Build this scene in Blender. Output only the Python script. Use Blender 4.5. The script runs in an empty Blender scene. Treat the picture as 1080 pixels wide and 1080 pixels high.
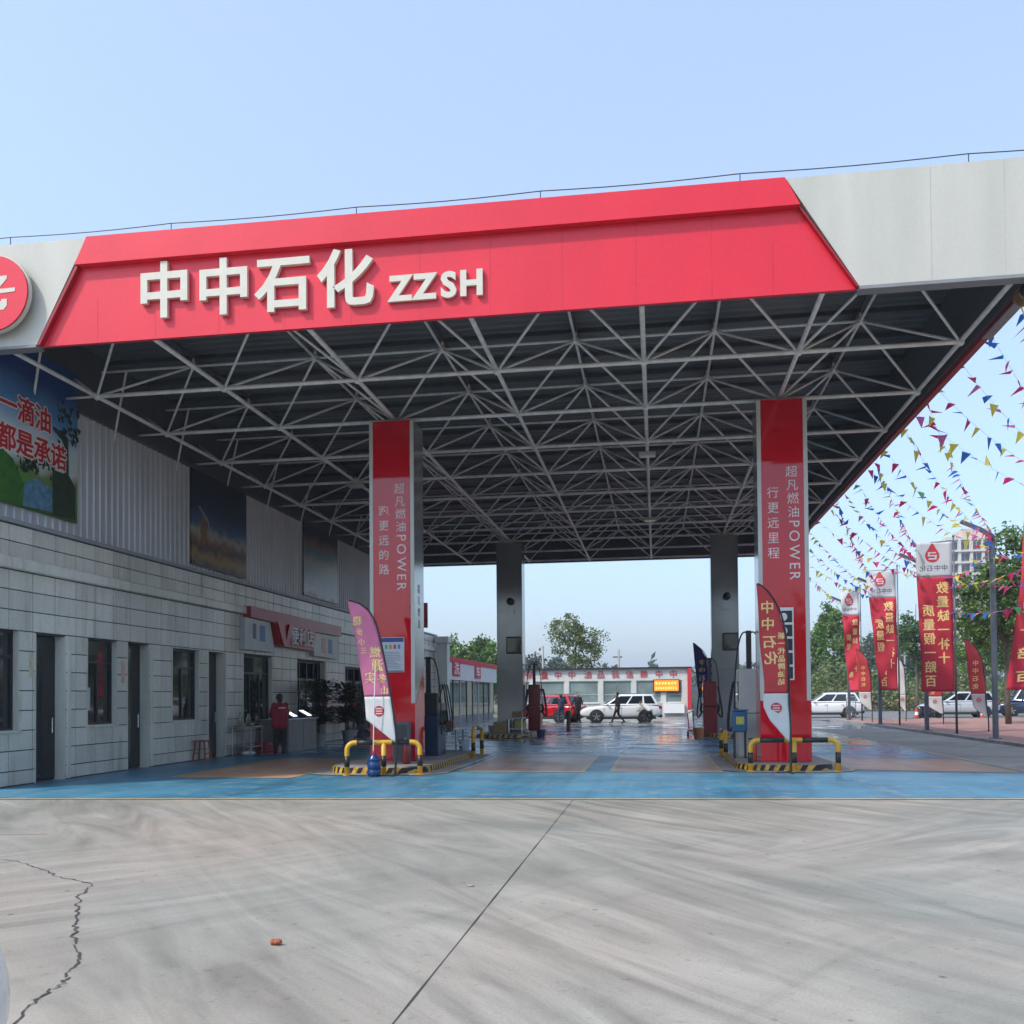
import bpy, bmesh, math, random
from mathutils import Vector, Matrix
random.seed(7)
S = bpy.context.scene
COL = S.collection
R = math.radians

# ------------------------------------------------------------------ camera
def cam_axes(yaw, pitch, roll):
    cy, sy, cp, sp = math.cos(yaw), math.sin(yaw), math.cos(pitch), math.sin(pitch)
    f = Vector((sy*cp, cy*cp, sp)); r = Vector((cy, -sy, 0)); u = r.cross(f)
    cr, sr = math.cos(roll), math.sin(roll)
    return r*cr+u*sr, u*cr-r*sr, f
FPX, CX, CY = 985.63, 536.11, 712.83
CAMP = Vector((11.696, -15.284, 1.6))
_r, _u, _f = cam_axes(-0.157, 0.022, -0.0082)
cd = bpy.data.cameras.new('camera'); cam = bpy.data.objects.new('camera', cd); COL.objects.link(cam)
M = Matrix((( _r.x, _u.x, -_f.x, CAMP.x), (_r.y, _u.y, -_f.y, CAMP.y), (_r.z, _u.z, -_f.z, CAMP.z), (0, 0, 0, 1)))
cam.matrix_world = M
cd.sensor_width = 36; cd.lens = FPX/1080*36
cd.shift_x = (540-CX)/1080; cd.shift_y = (CY-540)/1080
cd.clip_start = .05; cd.clip_end = 3000
S.camera = cam

def at(px, py, y):
    """point on the plane Y = y seen at a pixel of the photograph"""
    d = _r*((px-CX)/FPX)-_u*((py-CY)/FPX)+_f
    return CAMP+d*((y-CAMP.y)/d.y)

# ------------------------------------------------------------------ sky, sun, exposure
SUN_DIR = Vector((-0.52, -0.46, 0.80)).normalized()          # towards the sun
W = bpy.data.worlds.new('World'); S.world = W; W.use_nodes = True
nt = W.node_tree; nt.nodes.clear()
sky = nt.nodes.new('ShaderNodeTexSky'); sky.sky_type = 'NISHITA'; sky.sun_disc = False
sky.sun_elevation = math.asin(SUN_DIR.z)
sky.sun_rotation = math.atan2(SUN_DIR.x, SUN_DIR.y)
sky.altitude = 0; sky.air_density = 1.2; sky.dust_density = 3.0; sky.ozone_density = 8.0
bg = nt.nodes.new('ShaderNodeBackground'); bg.inputs[1].default_value = 0.15
wo = nt.nodes.new('ShaderNodeOutputWorld')
veil = nt.nodes.new('ShaderNodeMixRGB'); veil.inputs[0].default_value = .46; veil.inputs[2].default_value = (2.05, 2.32, 2.55, 1)   # even milky haze in the whole sky
nt.links.new(sky.outputs[0], veil.inputs[1]); nt.links.new(veil.outputs[0], bg.inputs[0]); nt.links.new(bg.outputs[0], wo.inputs[0])
ld = bpy.data.lights.new('sun', 'SUN'); ld.energy = 1.35; ld.angle = R(3); ld.color = (1, .93, .82)
sun = bpy.data.objects.new('sun', ld); COL.objects.link(sun)
sun.rotation_euler = (-SUN_DIR).to_track_quat('-Z', 'Y').to_euler(); sun.location = (-20, -20, 40)
vs = S.view_settings
vs.view_transform = 'Standard'; vs.look = 'None'; vs.gamma = 1; vs.exposure = 1.3; vs.use_curve_mapping = False
S.cycles.max_bounces = 8; S.cycles.diffuse_bounces = 5; S.cycles.caustics_reflective = False; S.cycles.caustics_refractive = False

# ------------------------------------------------------------------ materials
def lin(c): return tuple(((x/255)/12.92 if x/255 <= .04045 else ((x/255+.055)/1.055)**2.4) for x in c)
MATS = {}
def mat(name, col, rough=.6, metal=0., var=.12, scale=3., bump=0., bscale=60., coat=0., emit=0., spec=.5, stretch=None, trans=0., fine=0.):
    if name in MATS: return MATS[name]
    m = bpy.data.materials.new(name); m.use_nodes = True; n = m.node_tree.nodes; l = m.node_tree.links
    b = n['Principled BSDF']; b.inputs['Roughness'].default_value = rough; b.inputs['Metallic'].default_value = metal
    b.inputs['Specular IOR Level'].default_value = spec
    if coat: b.inputs['Coat Weight'].default_value = coat; b.inputs['Coat Roughness'].default_value = .04
    g = n.new('ShaderNodeNewGeometry'); mp = n.new('ShaderNodeMapping'); l.new(g.outputs['Position'], mp.inputs[0])
    if stretch: mp.inputs['Scale'].default_value = stretch
    if var:
        t = n.new('ShaderNodeTexNoise'); t.inputs['Scale'].default_value = scale; t.inputs['Detail'].default_value = 6
        l.new(mp.outputs[0], t.inputs[0])
        r = n.new('ShaderNodeValToRGB'); r.color_ramp.elements[0].position = .3; r.color_ramp.elements[1].position = .7
        r.color_ramp.elements[0].color = (*[c*(1-var) for c in col], 1); r.color_ramp.elements[1].color = (*[min(1, c*(1+var)) for c in col], 1)
        l.new(t.outputs[0], r.inputs[0]); out = r.outputs[0]
        if fine:
            t2 = n.new('ShaderNodeTexNoise'); t2.inputs['Scale'].default_value = scale*22; t2.inputs['Detail'].default_value = 3
            l.new(g.outputs['Position'], t2.inputs[0])
            mx = n.new('ShaderNodeMixRGB'); mx.blend_type = 'MULTIPLY'; mx.inputs[0].default_value = 1
            r2 = n.new('ShaderNodeValToRGB'); r2.color_ramp.elements[0].position = .35; r2.color_ramp.elements[0].color = (1-fine,)*3+(1,)
            r2.color_ramp.elements[1].position = .6
            l.new(t2.outputs[0], r2.inputs[0]); l.new(out, mx.inputs[1]); l.new(r2.outputs[0], mx.inputs[2]); out = mx.outputs[0]
        l.new(out, b.inputs['Base Color'])
        if emit: l.new(out, b.inputs['Emission Color'])
        mr = n.new('ShaderNodeMapRange'); mr.inputs[3].default_value = max(.02, rough*.85); mr.inputs[4].default_value = min(1, rough*1.15)
        l.new(t.outputs[0], mr.inputs[0]); l.new(mr.outputs[0], b.inputs['Roughness'])
    else:
        b.inputs['Base Color'].default_value = (*col, 1)
        if emit: b.inputs['Emission Color'].default_value = (*col, 1)
    if emit: b.inputs['Emission Strength'].default_value = emit
    if trans: b.inputs['Transmission Weight'].default_value = trans
    if bump:
        t3 = n.new('ShaderNodeTexNoise'); t3.inputs['Scale'].default_value = bscale; t3.inputs['Detail'].default_value = 4
        l.new(g.outputs['Position'], t3.inputs[0])
        bp = n.new('ShaderNodeBump'); bp.inputs['Strength'].default_value = bump; bp.inputs['Distance'].default_value = .01
        l.new(t3.outputs[0], bp.inputs['Height']); l.new(bp.outputs[0], b.inputs['Normal'])
    MATS[name] = m
    return m

def leafmat(name, c0, c1):
    m = bpy.data.materials.new(name); m.use_nodes = True; n = m.node_tree.nodes; l = m.node_tree.links
    b = n['Principled BSDF']; b.inputs['Roughness'].default_value = .55
    g = n.new('ShaderNodeNewGeometry'); r = n.new('ShaderNodeValToRGB')
    r.color_ramp.elements[0].color = (*c0, 1); r.color_ramp.elements[1].color = (*c1, 1)
    l.new(g.outputs['Random Per Island'], r.inputs[0]); l.new(r.outputs[0], b.inputs['Base Color'])
    t = n.new('ShaderNodeBsdfTranslucent'); l.new(r.outputs[0], t.inputs[0])
    mx = n.new('ShaderNodeMixShader'); mx.inputs[0].default_value = .35
    o = n['Material Output']; l.new(b.outputs[0], mx.inputs[1]); l.new(t.outputs[0], mx.inputs[2]); l.new(mx.outputs[0], o.inputs[0])
    return m

def ramp(n, pts):
    r = n.new('ShaderNodeValToRGB'); e = r.color_ramp.elements
    while len(e) < len(pts): e.new(.5)
    for k, (p, c) in enumerate(pts): e[k].position = p; e[k].color = (*c, 1)
    return r

def concrete_mat():
    m = bpy.data.materials.new('concrete'); m.use_nodes = True; n = m.node_tree.nodes; l = m.node_tree.links
    b = n['Principled BSDF']; g = n.new('ShaderNodeNewGeometry')
    def noise(scale, det, st=(1, 1, 1), rot=0., dist=0., rgh=.55):
        mp = n.new('ShaderNodeMapping'); mp.vector_type = 'TEXTURE'; mp.inputs['Scale'].default_value = tuple(1/q for q in st); mp.inputs['Rotation'].default_value = (0, 0, rot)
        l.new(g.outputs['Position'], mp.inputs[0])
        t = n.new('ShaderNodeTexNoise'); t.inputs['Scale'].default_value = scale; t.inputs['Detail'].default_value = det
        t.inputs['Distortion'].default_value = dist; t.inputs['Roughness'].default_value = rgh
        l.new(mp.outputs[0], t.inputs[0]); return t.outputs[0]
    big = noise(.16, 4, dist=.5)
    s1 = noise(.62, 8, (.30, 1.5, 1), R(47), 3.2, .58)
    s2 = noise(.66, 8, (.3, 1.6, 1), R(-52), 3.0, .58)
    mask = noise(.12, 2)
    mr = ramp(n, [(.42, (0, 0, 0)), (.58, (1, 1, 1))]); l.new(mask, mr.inputs[0])
    ms = n.new('ShaderNodeMixRGB'); l.new(mr.outputs[0], ms.inputs[0]); l.new(s1, ms.inputs[1]); l.new(s2, ms.inputs[2])
    cr = ramp(n, [(.27, (.190, .179, .158)), (.42, (.255, .241, .214)), (.55, (.308, .291, .258)), (.70, (.365, .346, .309))]); l.new(ms.outputs[0], cr.inputs[0])
    tint = ramp(n, [(.35, (1.06, .99, .95)), (.62, (.95, 1.0, .99))]); l.new(big, tint.inputs[0])
    m1 = n.new('ShaderNodeMixRGB'); m1.blend_type = 'MULTIPLY'; m1.inputs[0].default_value = 1
    l.new(cr.outputs[0], m1.inputs[1]); l.new(tint.outputs[0], m1.inputs[2])
    # tyre marks: long thin dark strokes in two directions
    tm = noise(1.5, 5, (.12, 2.2, 1), R(56), .5); tr = ramp(n, [(.58, (1, 1, 1)), (.76, (.87, .87, .86))]); l.new(tm, tr.inputs[0])
    tm2 = noise(1.4, 5, (.12, 2.2, 1), R(-40), .5); tr2 = ramp(n, [(.59, (1, 1, 1)), (.77, (.88, .875, .865))]); l.new(tm2, tr2.inputs[0])
    fi = noise(55, 4); fr = ramp(n, [(.3, (.86, .86, .86)), (.6, (1.04, 1.04, 1.04))]); l.new(fi, fr.inputs[0])
    sp = noise(9, 6); spr = ramp(n, [(.28, (.72, .71, .70)), (.38, (1, 1, 1))]); l.new(sp, spr.inputs[0])
    vo = n.new('ShaderNodeTexVoronoi'); vo.inputs['Scale'].default_value = 1.7; l.new(g.outputs['Position'], vo.inputs[0])
    od = ramp(n, [(.02, (.45, .43, .41)), (.05, (1, 1, 1))]); l.new(vo.outputs['Distance'], od.inputs[0])
    ag = noise(160, 2); ar = ramp(n, [(.30, (.80, .79, .78)), (.42, (1, 1, 1)), (.66, (1, 1, 1)), (.74, (1.14, 1.13, 1.11))]); l.new(ag, ar.inputs[0])
    pt = noise(.35, 6, dist=.8); ptr = ramp(n, [(.34, (.80, .825, .815)), (.58, (1.05, 1.035, 1.02))]); l.new(pt, ptr.inputs[0])
    prev = m1.outputs[0]
    for q in (tr, tr2, fr, spr, od, ar, ptr):
        mm = n.new('ShaderNodeMixRGB'); mm.blend_type = 'MULTIPLY'; mm.inputs[0].default_value = 1
        l.new(prev, mm.inputs[1]); l.new(q.outputs[0], mm.inputs[2]); prev = mm.outputs[0]
    l.new(prev, b.inputs['Base Color'])
    rr = n.new('ShaderNodeMapRange'); rr.inputs[3].default_value = .55; rr.inputs[4].default_value = .8
    l.new(ms.outputs[0], rr.inputs[0]); l.new(rr.outputs[0], b.inputs['Roughness']); b.inputs['Specular IOR Level'].default_value = .35
    bp = n.new('ShaderNodeBump'); bp.inputs['Strength'].default_value = .25; bp.inputs['Distance'].default_value = .004
    l.new(fi, bp.inputs['Height']); l.new(bp.outputs[0], b.inputs['Normal'])
    return m

def floor_paint(name, c0, c1, worn, wet0=3., wet1=20., rdry=.42, rwet=.09):
    """floor paint with wear; rinse water from the car wash lies on it towards the back (wet0..wet1 metres)"""
    m = bpy.data.materials.new(name); m.use_nodes = True; n = m.node_tree.nodes; l = m.node_tree.links
    b = n['Principled BSDF']; g = n.new('ShaderNodeNewGeometry')
    t = n.new('ShaderNodeTexNoise'); t.inputs['Scale'].default_value = .5; t.inputs['Detail'].default_value = 8; t.inputs['Roughness'].default_value = .65
    l.new(g.outputs['Position'], t.inputs[0])
    c = ramp(n, [(.34, c0), (.62, c1)]); l.new(t.outputs[0], c.inputs[0])
    t2 = n.new('ShaderNodeTexNoise'); t2.inputs['Scale'].default_value = 2.3; t2.inputs['Detail'].default_value = 9; t2.inputs['Roughness'].default_value = .7
    l.new(g.outputs['Position'], t2.inputs[0])
    w = ramp(n, [(.52, (0, 0, 0)), (.68, (.7, .7, .7))]); l.new(t2.outputs[0], w.inputs[0])
    mx = n.new('ShaderNodeMixRGB'); l.new(w.outputs[0], mx.inputs[0]); l.new(c.outputs[0], mx.inputs[1]); mx.inputs[2].default_value = (*worn, 1)
    mpt = n.new('ShaderNodeMapping'); mpt.inputs['Scale'].default_value = (2.2, .12, 1); l.new(g.outputs['Position'], mpt.inputs[0])
    tt = n.new('ShaderNodeTexNoise'); tt.inputs['Scale'].default_value = 1.0; tt.inputs['Detail'].default_value = 7; tt.inputs['Roughness'].default_value = .7; l.new(mpt.outputs[0], tt.inputs[0])
    tr = ramp(n, [(.32, (.66, .66, .66)), (.5, (1, 1, 1)), (.66, (1, 1, 1)), (.8, (1.25, 1.22, 1.18))]); l.new(tt.outputs[0], tr.inputs[0])
    mt = n.new('ShaderNodeMixRGB'); mt.blend_type = 'MULTIPLY'; mt.inputs[0].default_value = 1; l.new(mx.outputs[0], mt.inputs[1]); l.new(tr.outputs[0], mt.inputs[2])
    l.new(mt.outputs[0], b.inputs['Base Color'])
    sx = n.new('ShaderNodeSeparateXYZ'); l.new(g.outputs['Position'], sx.inputs[0])
    mr = n.new('ShaderNodeMapRange'); mr.inputs[1].default_value = wet0; mr.inputs[2].default_value = wet1
    l.new(sx.outputs[1], mr.inputs[0])
    t3 = n.new('ShaderNodeTexNoise'); t3.inputs['Scale'].default_value = .8; t3.inputs['Detail'].default_value = 5; l.new(g.outputs['Position'], t3.inputs[0])
    pw = ramp(n, [(.38, (0, 0, 0)), (.55, (1, 1, 1))]); l.new(t3.outputs[0], pw.inputs[0])
    ad = n.new('ShaderNodeMath'); ad.operation = 'MULTIPLY'; l.new(mr.outputs[0], ad.inputs[0]); l.new(pw.outputs[0], ad.inputs[1])
    ro = n.new('ShaderNodeMapRange'); ro.inputs[3].default_value = rdry; ro.inputs[4].default_value = rwet
    l.new(ad.outputs[0], ro.inputs[0]); l.new(ro.outputs[0], b.inputs['Roughness'])
    bp = n.new('ShaderNodeBump'); bp.inputs['Strength'].default_value = .12; bp.inputs['Distance'].default_value = .01
    l.new(t2.outputs[0], bp.inputs['Height']); l.new(bp.outputs[0], b.inputs['Normal'])
    return m

def stripe_mat(name, ca, cb, period=.16, ang=30, rough=.5):
    m = bpy.data.materials.new(name); m.use_nodes = True; n = m.node_tree.nodes; l = m.node_tree.links
    b = n['Principled BSDF']; g = n.new('ShaderNodeNewGeometry'); s = n.new('ShaderNodeSeparateXYZ'); l.new(g.outputs['Position'], s.inputs[0])
    def ma(op, a, bb):
        q = n.new('ShaderNodeMath'); q.operation = op
        for k, x in enumerate((a, bb)):
            if isinstance(x, (int, float)): q.inputs[k].default_value = x
            else: l.new(x, q.inputs[k])
        return q.outputs[0]
    v = ma('ADD', ma('SUBTRACT', s.outputs[0], ma('MULTIPLY', s.outputs[1], 1.0)), ma('MULTIPLY', s.outputs[2], -math.tan(R(ang))))
    f = ma('FRACT', ma('DIVIDE', ma('ADD', v, 100), period), 0)
    c = ma('GREATER_THAN', f, .5)
    t = n.new('ShaderNodeTexNoise'); t.inputs['Scale'].default_value = 14; t.inputs['Detail'].default_value = 6; l.new(g.outputs['Position'], t.inputs[0])
    dr = ramp(n, [(.35, (.55, .53, .5)), (.55, (1, 1, 1))]); l.new(t.outputs[0], dr.inputs[0])
    mx = n.new('ShaderNodeMixRGB'); l.new(c, mx.inputs[0]); mx.inputs[1].default_value = (*ca, 1); mx.inputs[2].default_value = (*cb, 1)
    mm = n.new('ShaderNodeMixRGB'); mm.blend_type = 'MULTIPLY'; mm.inputs[0].default_value = 1; l.new(mx.outputs[0], mm.inputs[1]); l.new(dr.outputs[0], mm.inputs[2])
    l.new(mm.outputs[0], b.inputs['Base Color']); b.inputs['Roughness'].default_value = rough
    return m

def vertical_print(name, stops, scale=1.5, dist=.15, axis=2, z0=0, z1=1, rough=.35):
    """flat printed picture: colour bands along an axis broken up by noise"""
    m = bpy.data.materials.new(name); m.use_nodes = True; n = m.node_tree.nodes; l = m.node_tree.links
    b = n['Principled BSDF']; b.inputs['Roughness'].default_value = rough
    g = n.new('ShaderNodeNewGeometry'); s = n.new('ShaderNodeSeparateXYZ'); l.new(g.outputs['Position'], s.inputs[0])
    t = n.new('ShaderNodeTexNoise'); t.inputs['Scale'].default_value = scale; t.inputs['Detail'].default_value = 7; l.new(g.outputs['Position'], t.inputs[0])
    mr = n.new('ShaderNodeMapRange'); mr.inputs[1].default_value = z0; mr.inputs[2].default_value = z1; l.new(s.outputs[axis], mr.inputs[0])
    a = n.new('ShaderNodeMath'); a.operation = 'MULTIPLY_ADD'; l.new(t.outputs[0], a.inputs[0]); a.inputs[1].default_value = dist*2; l.new(mr.outputs[0], a.inputs[2])
    a2 = n.new('ShaderNodeMath'); a2.operation = 'SUBTRACT'; l.new(a.outputs[0], a2.inputs[0]); a2.inputs[1].default_value = dist
    r = ramp(n, stops); l.new(a2.outputs[0], r.inputs[0]); l.new(r.outputs[0], b.inputs['Base Color'])
    return m

RED = (.56, .008, .022); REDP = (.50, .006, .016)
M_red = mat('fascia_red', (.72, .016, .038), .36, var=.07, scale=.8, fine=.05, bump=.35, bscale=1.1, stretch=(1, 1, .35))
M_redgloss = mat('pillar_red', (.62, .003, .015), .04, var=.04, scale=2, spec=.62)
M_white = mat('fascia_white', (.52, .515, .455), .42, var=.09, scale=1.6, fine=.05, stretch=(1, 1, .12), bump=.3, bscale=1.3)
M_trim = mat('pillar_trim', (.62, .61, .57), .22, var=.05, scale=2)
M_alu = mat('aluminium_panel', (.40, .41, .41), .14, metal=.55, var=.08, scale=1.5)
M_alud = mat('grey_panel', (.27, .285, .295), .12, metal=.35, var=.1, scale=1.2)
M_letter = mat('letter_white', (.62, .59, .50), .4, var=.05, scale=5)
M_wtext = mat('print_white', (.80, .79, .77), .4, var=0)
M_ytext = mat('print_gold', (.86, .62, .25), .5, var=.08, scale=9)
M_steel = mat('truss_paint', (.80, .80, .775), .45, metal=.0, var=.15, scale=5)
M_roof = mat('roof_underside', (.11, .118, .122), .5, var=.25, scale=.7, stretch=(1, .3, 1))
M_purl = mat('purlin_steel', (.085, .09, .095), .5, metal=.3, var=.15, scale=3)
def tile_mat():
    m = bpy.data.materials.new('wall_tile'); m.use_nodes = True; n = m.node_tree.nodes; l = m.node_tree.links
    b = n['Principled BSDF']; b.inputs['Roughness'].default_value = .3
    g = n.new('ShaderNodeNewGeometry'); oi = n.new('ShaderNodeObjectInfo')
    a = n.new('ShaderNodeMath'); a.operation = 'ADD'; l.new(g.outputs['Random Per Island'], a.inputs[0]); l.new(oi.outputs['Random'], a.inputs[1])
    f = n.new('ShaderNodeMath'); f.operation = 'FRACT'; l.new(a.outputs[0], f.inputs[0])
    c = ramp(n, [(0, (.66, .64, .56)), (.5, (.75, .73, .645)), (1, (.80, .775, .685))]); l.new(f.outputs[0], c.inputs[0])
    prev = c.outputs[0]
    for sc, st, lo, p0, p1 in ((.55, (1, 1, .3), (.74, .75, .74), .36, .62), (5, (1, 1, .12), (.80, .79, .75), .30, .5), (26, (1, 1, 1), (.9, .9, .89), .36, .6)):
        mp = n.new('ShaderNodeMapping'); mp.inputs['Scale'].default_value = st; l.new(g.outputs['Position'], mp.inputs[0])
        t = n.new('ShaderNodeTexNoise'); t.inputs['Scale'].default_value = sc; t.inputs['Detail'].default_value = 6; l.new(mp.outputs[0], t.inputs[0])
        r = ramp(n, [(p0, lo), (p1, (1, 1, 1))]); l.new(t.outputs[0], r.inputs[0])
        mm = n.new('ShaderNodeMixRGB'); mm.blend_type = 'MULTIPLY'; mm.inputs[0].default_value = 1; l.new(prev, mm.inputs[1]); l.new(r.outputs[0], mm.inputs[2]); prev = mm.outputs[0]
    l.new(prev, b.inputs['Base Color']); return m
M_tile = tile_mat()
M_mortar = mat('mortar_dark', (.06, .065, .065), .8, var=.2)
M_corr = mat('corrugated_sheet', (.60, .615, .64), .38, metal=.15, var=.12, scale=.7, stretch=(1, 1, .3))
M_dark = mat('dark_void', (.012, .014, .016), .5, var=.2)
M_glassd = mat('dark_glass', (.012, .02, .022), .04, var=.2, scale=2, spec=.6)
M_glassg = mat('green_glass', (.02, .05, .042), .08, var=.3, scale=1, spec=.18)
M_frame = mat('dark_frame', (.04, .042, .045), .4, metal=.4, var=.1)
M_steelbr = mat('stainless', (.55, .56, .57), .25, metal=.9, var=.1)
M_yel = mat('yellow_paint', (.72, .40, .035), .38, var=.14, scale=6, fine=.12)
M_blk = mat('black_paint', (.018, .018, .02), .42, var=.2, scale=6)
M_rubber = mat('rubber', (.016, .016, .017), .7, var=.2, scale=8)
M_conc = concrete_mat()
M_kerbc = mat('kerb_concrete', (.33, .32, .30), .85, var=.2, scale=2, fine=.15)
M_blue = floor_paint('floor_blue', (.028, .135, .225), (.07, .245, .36), (.26, .32, .34))
M_tan = floor_paint('floor_tan', (.38, .20, .115), (.55, .34, .215), (.42, .38, .33))
M_yline = floor_paint('floor_yellow', (.48, .34, .13), (.55, .42, .20), (.35, .33, .3))
M_wline = floor_paint('floor_white', (.5, .49, .46), (.6, .59, .56), (.35, .34, .33))
M_islc = mat('island_concrete', (.33, .31, .285), .75, var=.2, scale=1.5, fine=.12)
M_wetc = floor_paint('wet_concrete', (.10, .105, .105), (.20, .20, .195), (.26, .255, .245), wet0=26, wet1=30, rdry=.5, rwet=.07)
M_asph = mat('road_asphalt', (.17, .17, .172), .85, var=.18, scale=.5, fine=.12)
M_pav = mat('brick_paving', (.36, .19, .15), .85, var=.22, scale=1.2, fine=.2)
M_soil = mat('rough_ground', (.16, .15, .085), .95, var=.35, scale=.25, fine=.25)
M_stripe = stripe_mat('hazard_stripes', (.015, .015, .016), (.68, .40, .05), .215, 28)
M_car_w = mat('car_white', (.72, .73, .73), .18, var=.03, coat=.8)
M_car_s = mat('car_silver', (.58, .60, .61), .2, metal=.4, var=.03, coat=.8)
M_car_r = mat('car_red', (.52, .008, .018), .18, var=.03, coat=.8)
M_car_b = mat('car_navy', (.012, .03, .085), .18, var=.03, coat=.8)
M_carglass = mat('car_glass', (.012, .016, .018), .03, var=0, spec=.7)
M_rim = mat('rim_alloy', (.5, .5, .51), .25, metal=.9, var=.05)
M_head = mat('headlight_lens', (.6, .62, .64), .08, var=.1, scale=20)
M_tail = mat('taillight_lens', (.35, .006, .01), .1, var=.1, scale=20)
M_bark = mat('bark', (.12, .095, .07), .9, var=.3, scale=8)
M_lamp = mat('lamp_post_paint', (.10, .125, .15), .4, metal=.3, var=.12)
M_pole = mat('flag_pole', (.14, .15, .16), .4, metal=.4, var=.1)
M_skin = mat('skin', (.42, .25, .17), .5, var=.08)
M_hair = mat('hair', (.012, .01, .01), .5, var=.2)

# ------------------------------------------------------------------ mesh builder
class MB:
    def __init__(s): s.v = []; s.f = []; s.m = []; s.mi = 0
    def face(s, pts):
        k = len(s.v); s.v += [tuple(p) for p in pts]; s.f.append(tuple(range(k, k+len(pts)))); s.m.append(s.mi); return s
    def raw(s, vs, fs):
        k = len(s.v); s.v += [tuple(p) for p in vs]
        for f in fs: s.f.append(tuple(i+k for i in f)); s.m.append(s.mi)
        return s
    def box(s, x0, x1, y0, y1, z0, z1):
        vs = [(x, y, z) for z in (z0, z1) for y in (y0, y1) for x in (x0, x1)]
        return s.raw(vs, [(0, 2, 3, 1), (4, 5, 7, 6), (0, 1, 5, 4), (2, 6, 7, 3), (0, 4, 6, 2), (1, 3, 7, 5)])
    def bar(s, p, q, w, h=None, up=(0, 0, 1)):
        p, q = Vector(p), Vector(q); h = h or w; d = (q-p).normalized(); up = Vector(up)
        if abs(d.dot(up)) > .98: up = Vector((0, 1, 0))
        a = d.cross(up).normalized()*w/2; b = a.normalized().cross(d).normalized()*h/2
        vs = [p-a-b, p+a-b, p+a+b, p-a+b, q-a-b, q+a-b, q+a+b, q-a+b]
        return s.raw(vs, [(0, 1, 2, 3), (7, 6, 5, 4), (0, 4, 5, 1), (1, 5, 6, 2), (2, 6, 7, 3), (3, 7, 4, 0)])
    def tube(s, path, r, n=8, cap=True, closed=False):
        path = [Vector(p) for p in path]; N = len(path); rs = r if isinstance(r, (list, tuple)) else [r]*N
        k = len(s.v); prev = None
        for i, p in enumerate(path):
            d = (path[min(i+1, N-1)]-path[max(i-1, 0)]).normalized()
            if prev is None:
                a = d.orthogonal().normalized()
            else:
                a = (prev-d*prev.dot(d)); a = a.normalized() if a.length > 1e-6 else d.orthogonal().normalized()
            prev = a; b = d.cross(a)
            for j in range(n):
                t = 2*math.pi*j/n; s.v.append(tuple(p+(a*math.cos(t)+b*math.sin(t))*rs[i]))
        for i in range(N-1):
            for j in range(n):
                s.f.append((k+i*n+j, k+i*n+(j+1) % n, k+(i+1)*n+(j+1) % n, k+(i+1)*n+j)); s.m.append(s.mi)
        if cap:
            s.f.append(tuple(k+j for j in range(n))[::-1]); s.m.append(s.mi)
            s.f.append(tuple(k+(N-1)*n+j for j in range(n))); s.m.append(s.mi)
        return s
    def lathe(s, prof, c, axis='z', n=16):
        """prof: (radius, height) list round a centre"""
        k = len(s.v); c = Vector(c)
        for (r, h) in prof:
            for j in range(n):
                t = 2*math.pi*j/n; a, b = r*math.cos(t), r*math.sin(t)
                s.v.append(tuple(c+(Vector((a, b, h)) if axis == 'z' else Vector((a, h, b)) if axis == 'y' else Vector((h, a, b)))))
        for i in range(len(prof)-1):
            for j in range(n):
                s.f.append((k+i*n+j, k+i*n+(j+1) % n, k+(i+1)*n+(j+1) % n, k+(i+1)*n+j)); s.m.append(s.mi)
        s.f.append(tuple(k+j for j in range(n))[::-1]); s.m.append(s.mi)
        s.f.append(tuple(k+(len(prof)-1)*n+j for j in range(n))); s.m.append(s.mi)
        return s
    def prism(s, poly, fn, d0, d1):
        """poly: 2D outline; fn(a,b,d) -> 3D point; solid between depths d0 and d1"""
        n = len(poly); k = len(s.v)
        for d in (d0, d1):
            for a, b in poly: s.v.append(tuple(fn(a, b, d)))
        s.f.append(tuple(k+j for j in range(n))); s.m.append(s.mi)
        s.f.append(tuple(k+n+j for j in range(n))[::-1]); s.m.append(s.mi)
        for j in range(n): s.f.append((k+j, k+n+j, k+n+(j+1) % n, k+(j+1) % n)); s.m.append(s.mi)
        return s
    def sphere(s, c, r, n=8, sc=(1, 1, 1)):
        c = Vector(c); k = len(s.v); m = n//2+1
        for i in range(m+1):
            ph = math.pi*i/m
            for j in range(n):
                t = 2*math.pi*j/n
                s.v.append((c.x+r*sc[0]*math.sin(ph)*math.cos(t), c.y+r*sc[1]*math.sin(ph)*math.sin(t), c.z+r*sc[2]*math.cos(ph)))
        for i in range(m):
            for j in range(n):
                s.f.append((k+i*n+j, k+(i+1)*n+j, k+(i+1)*n+(j+1) % n, k+i*n+(j+1) % n)); s.m.append(s.mi)
        return s
    def mesh(s, name, off=(0, 0, 0)):
        me = bpy.data.meshes.new(name)
        me.from_pydata([(x-off[0], y-off[1], z-off[2]) for x, y, z in s.v], [], s.f)
        if any(s.m): me.polygons.foreach_set('material_index', s.m)
        me.update(); return me
    def build(s, name, mats, parent=None, smooth=False, local=False, bevel=0, sub=0):
        off = Vector((0, 0, 0))
        if parent is not None and not local:
            p = parent
            while p is not None: off = off+Vector(p.location); p = p.parent
        me = s.mesh(name, off)
        for q in (mats if isinstance(mats, (list, tuple)) else [mats]): me.materials.append(q)
        if smooth: me.polygons.foreach_set('use_smooth', [True]*len(me.polygons))
        o = bpy.data.objects.new(name, me); COL.objects.link(o); o.parent = parent
        if bevel:
            md = o.modifiers.new('bevel', 'BEVEL'); md.width = bevel; md.segments = 2; md.limit_method = 'ANGLE'; md.angle_limit = R(40)
        if sub:
            md = o.modifiers.new('sub', 'SUBSURF'); md.levels = md.render_levels = sub
        return o

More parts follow.
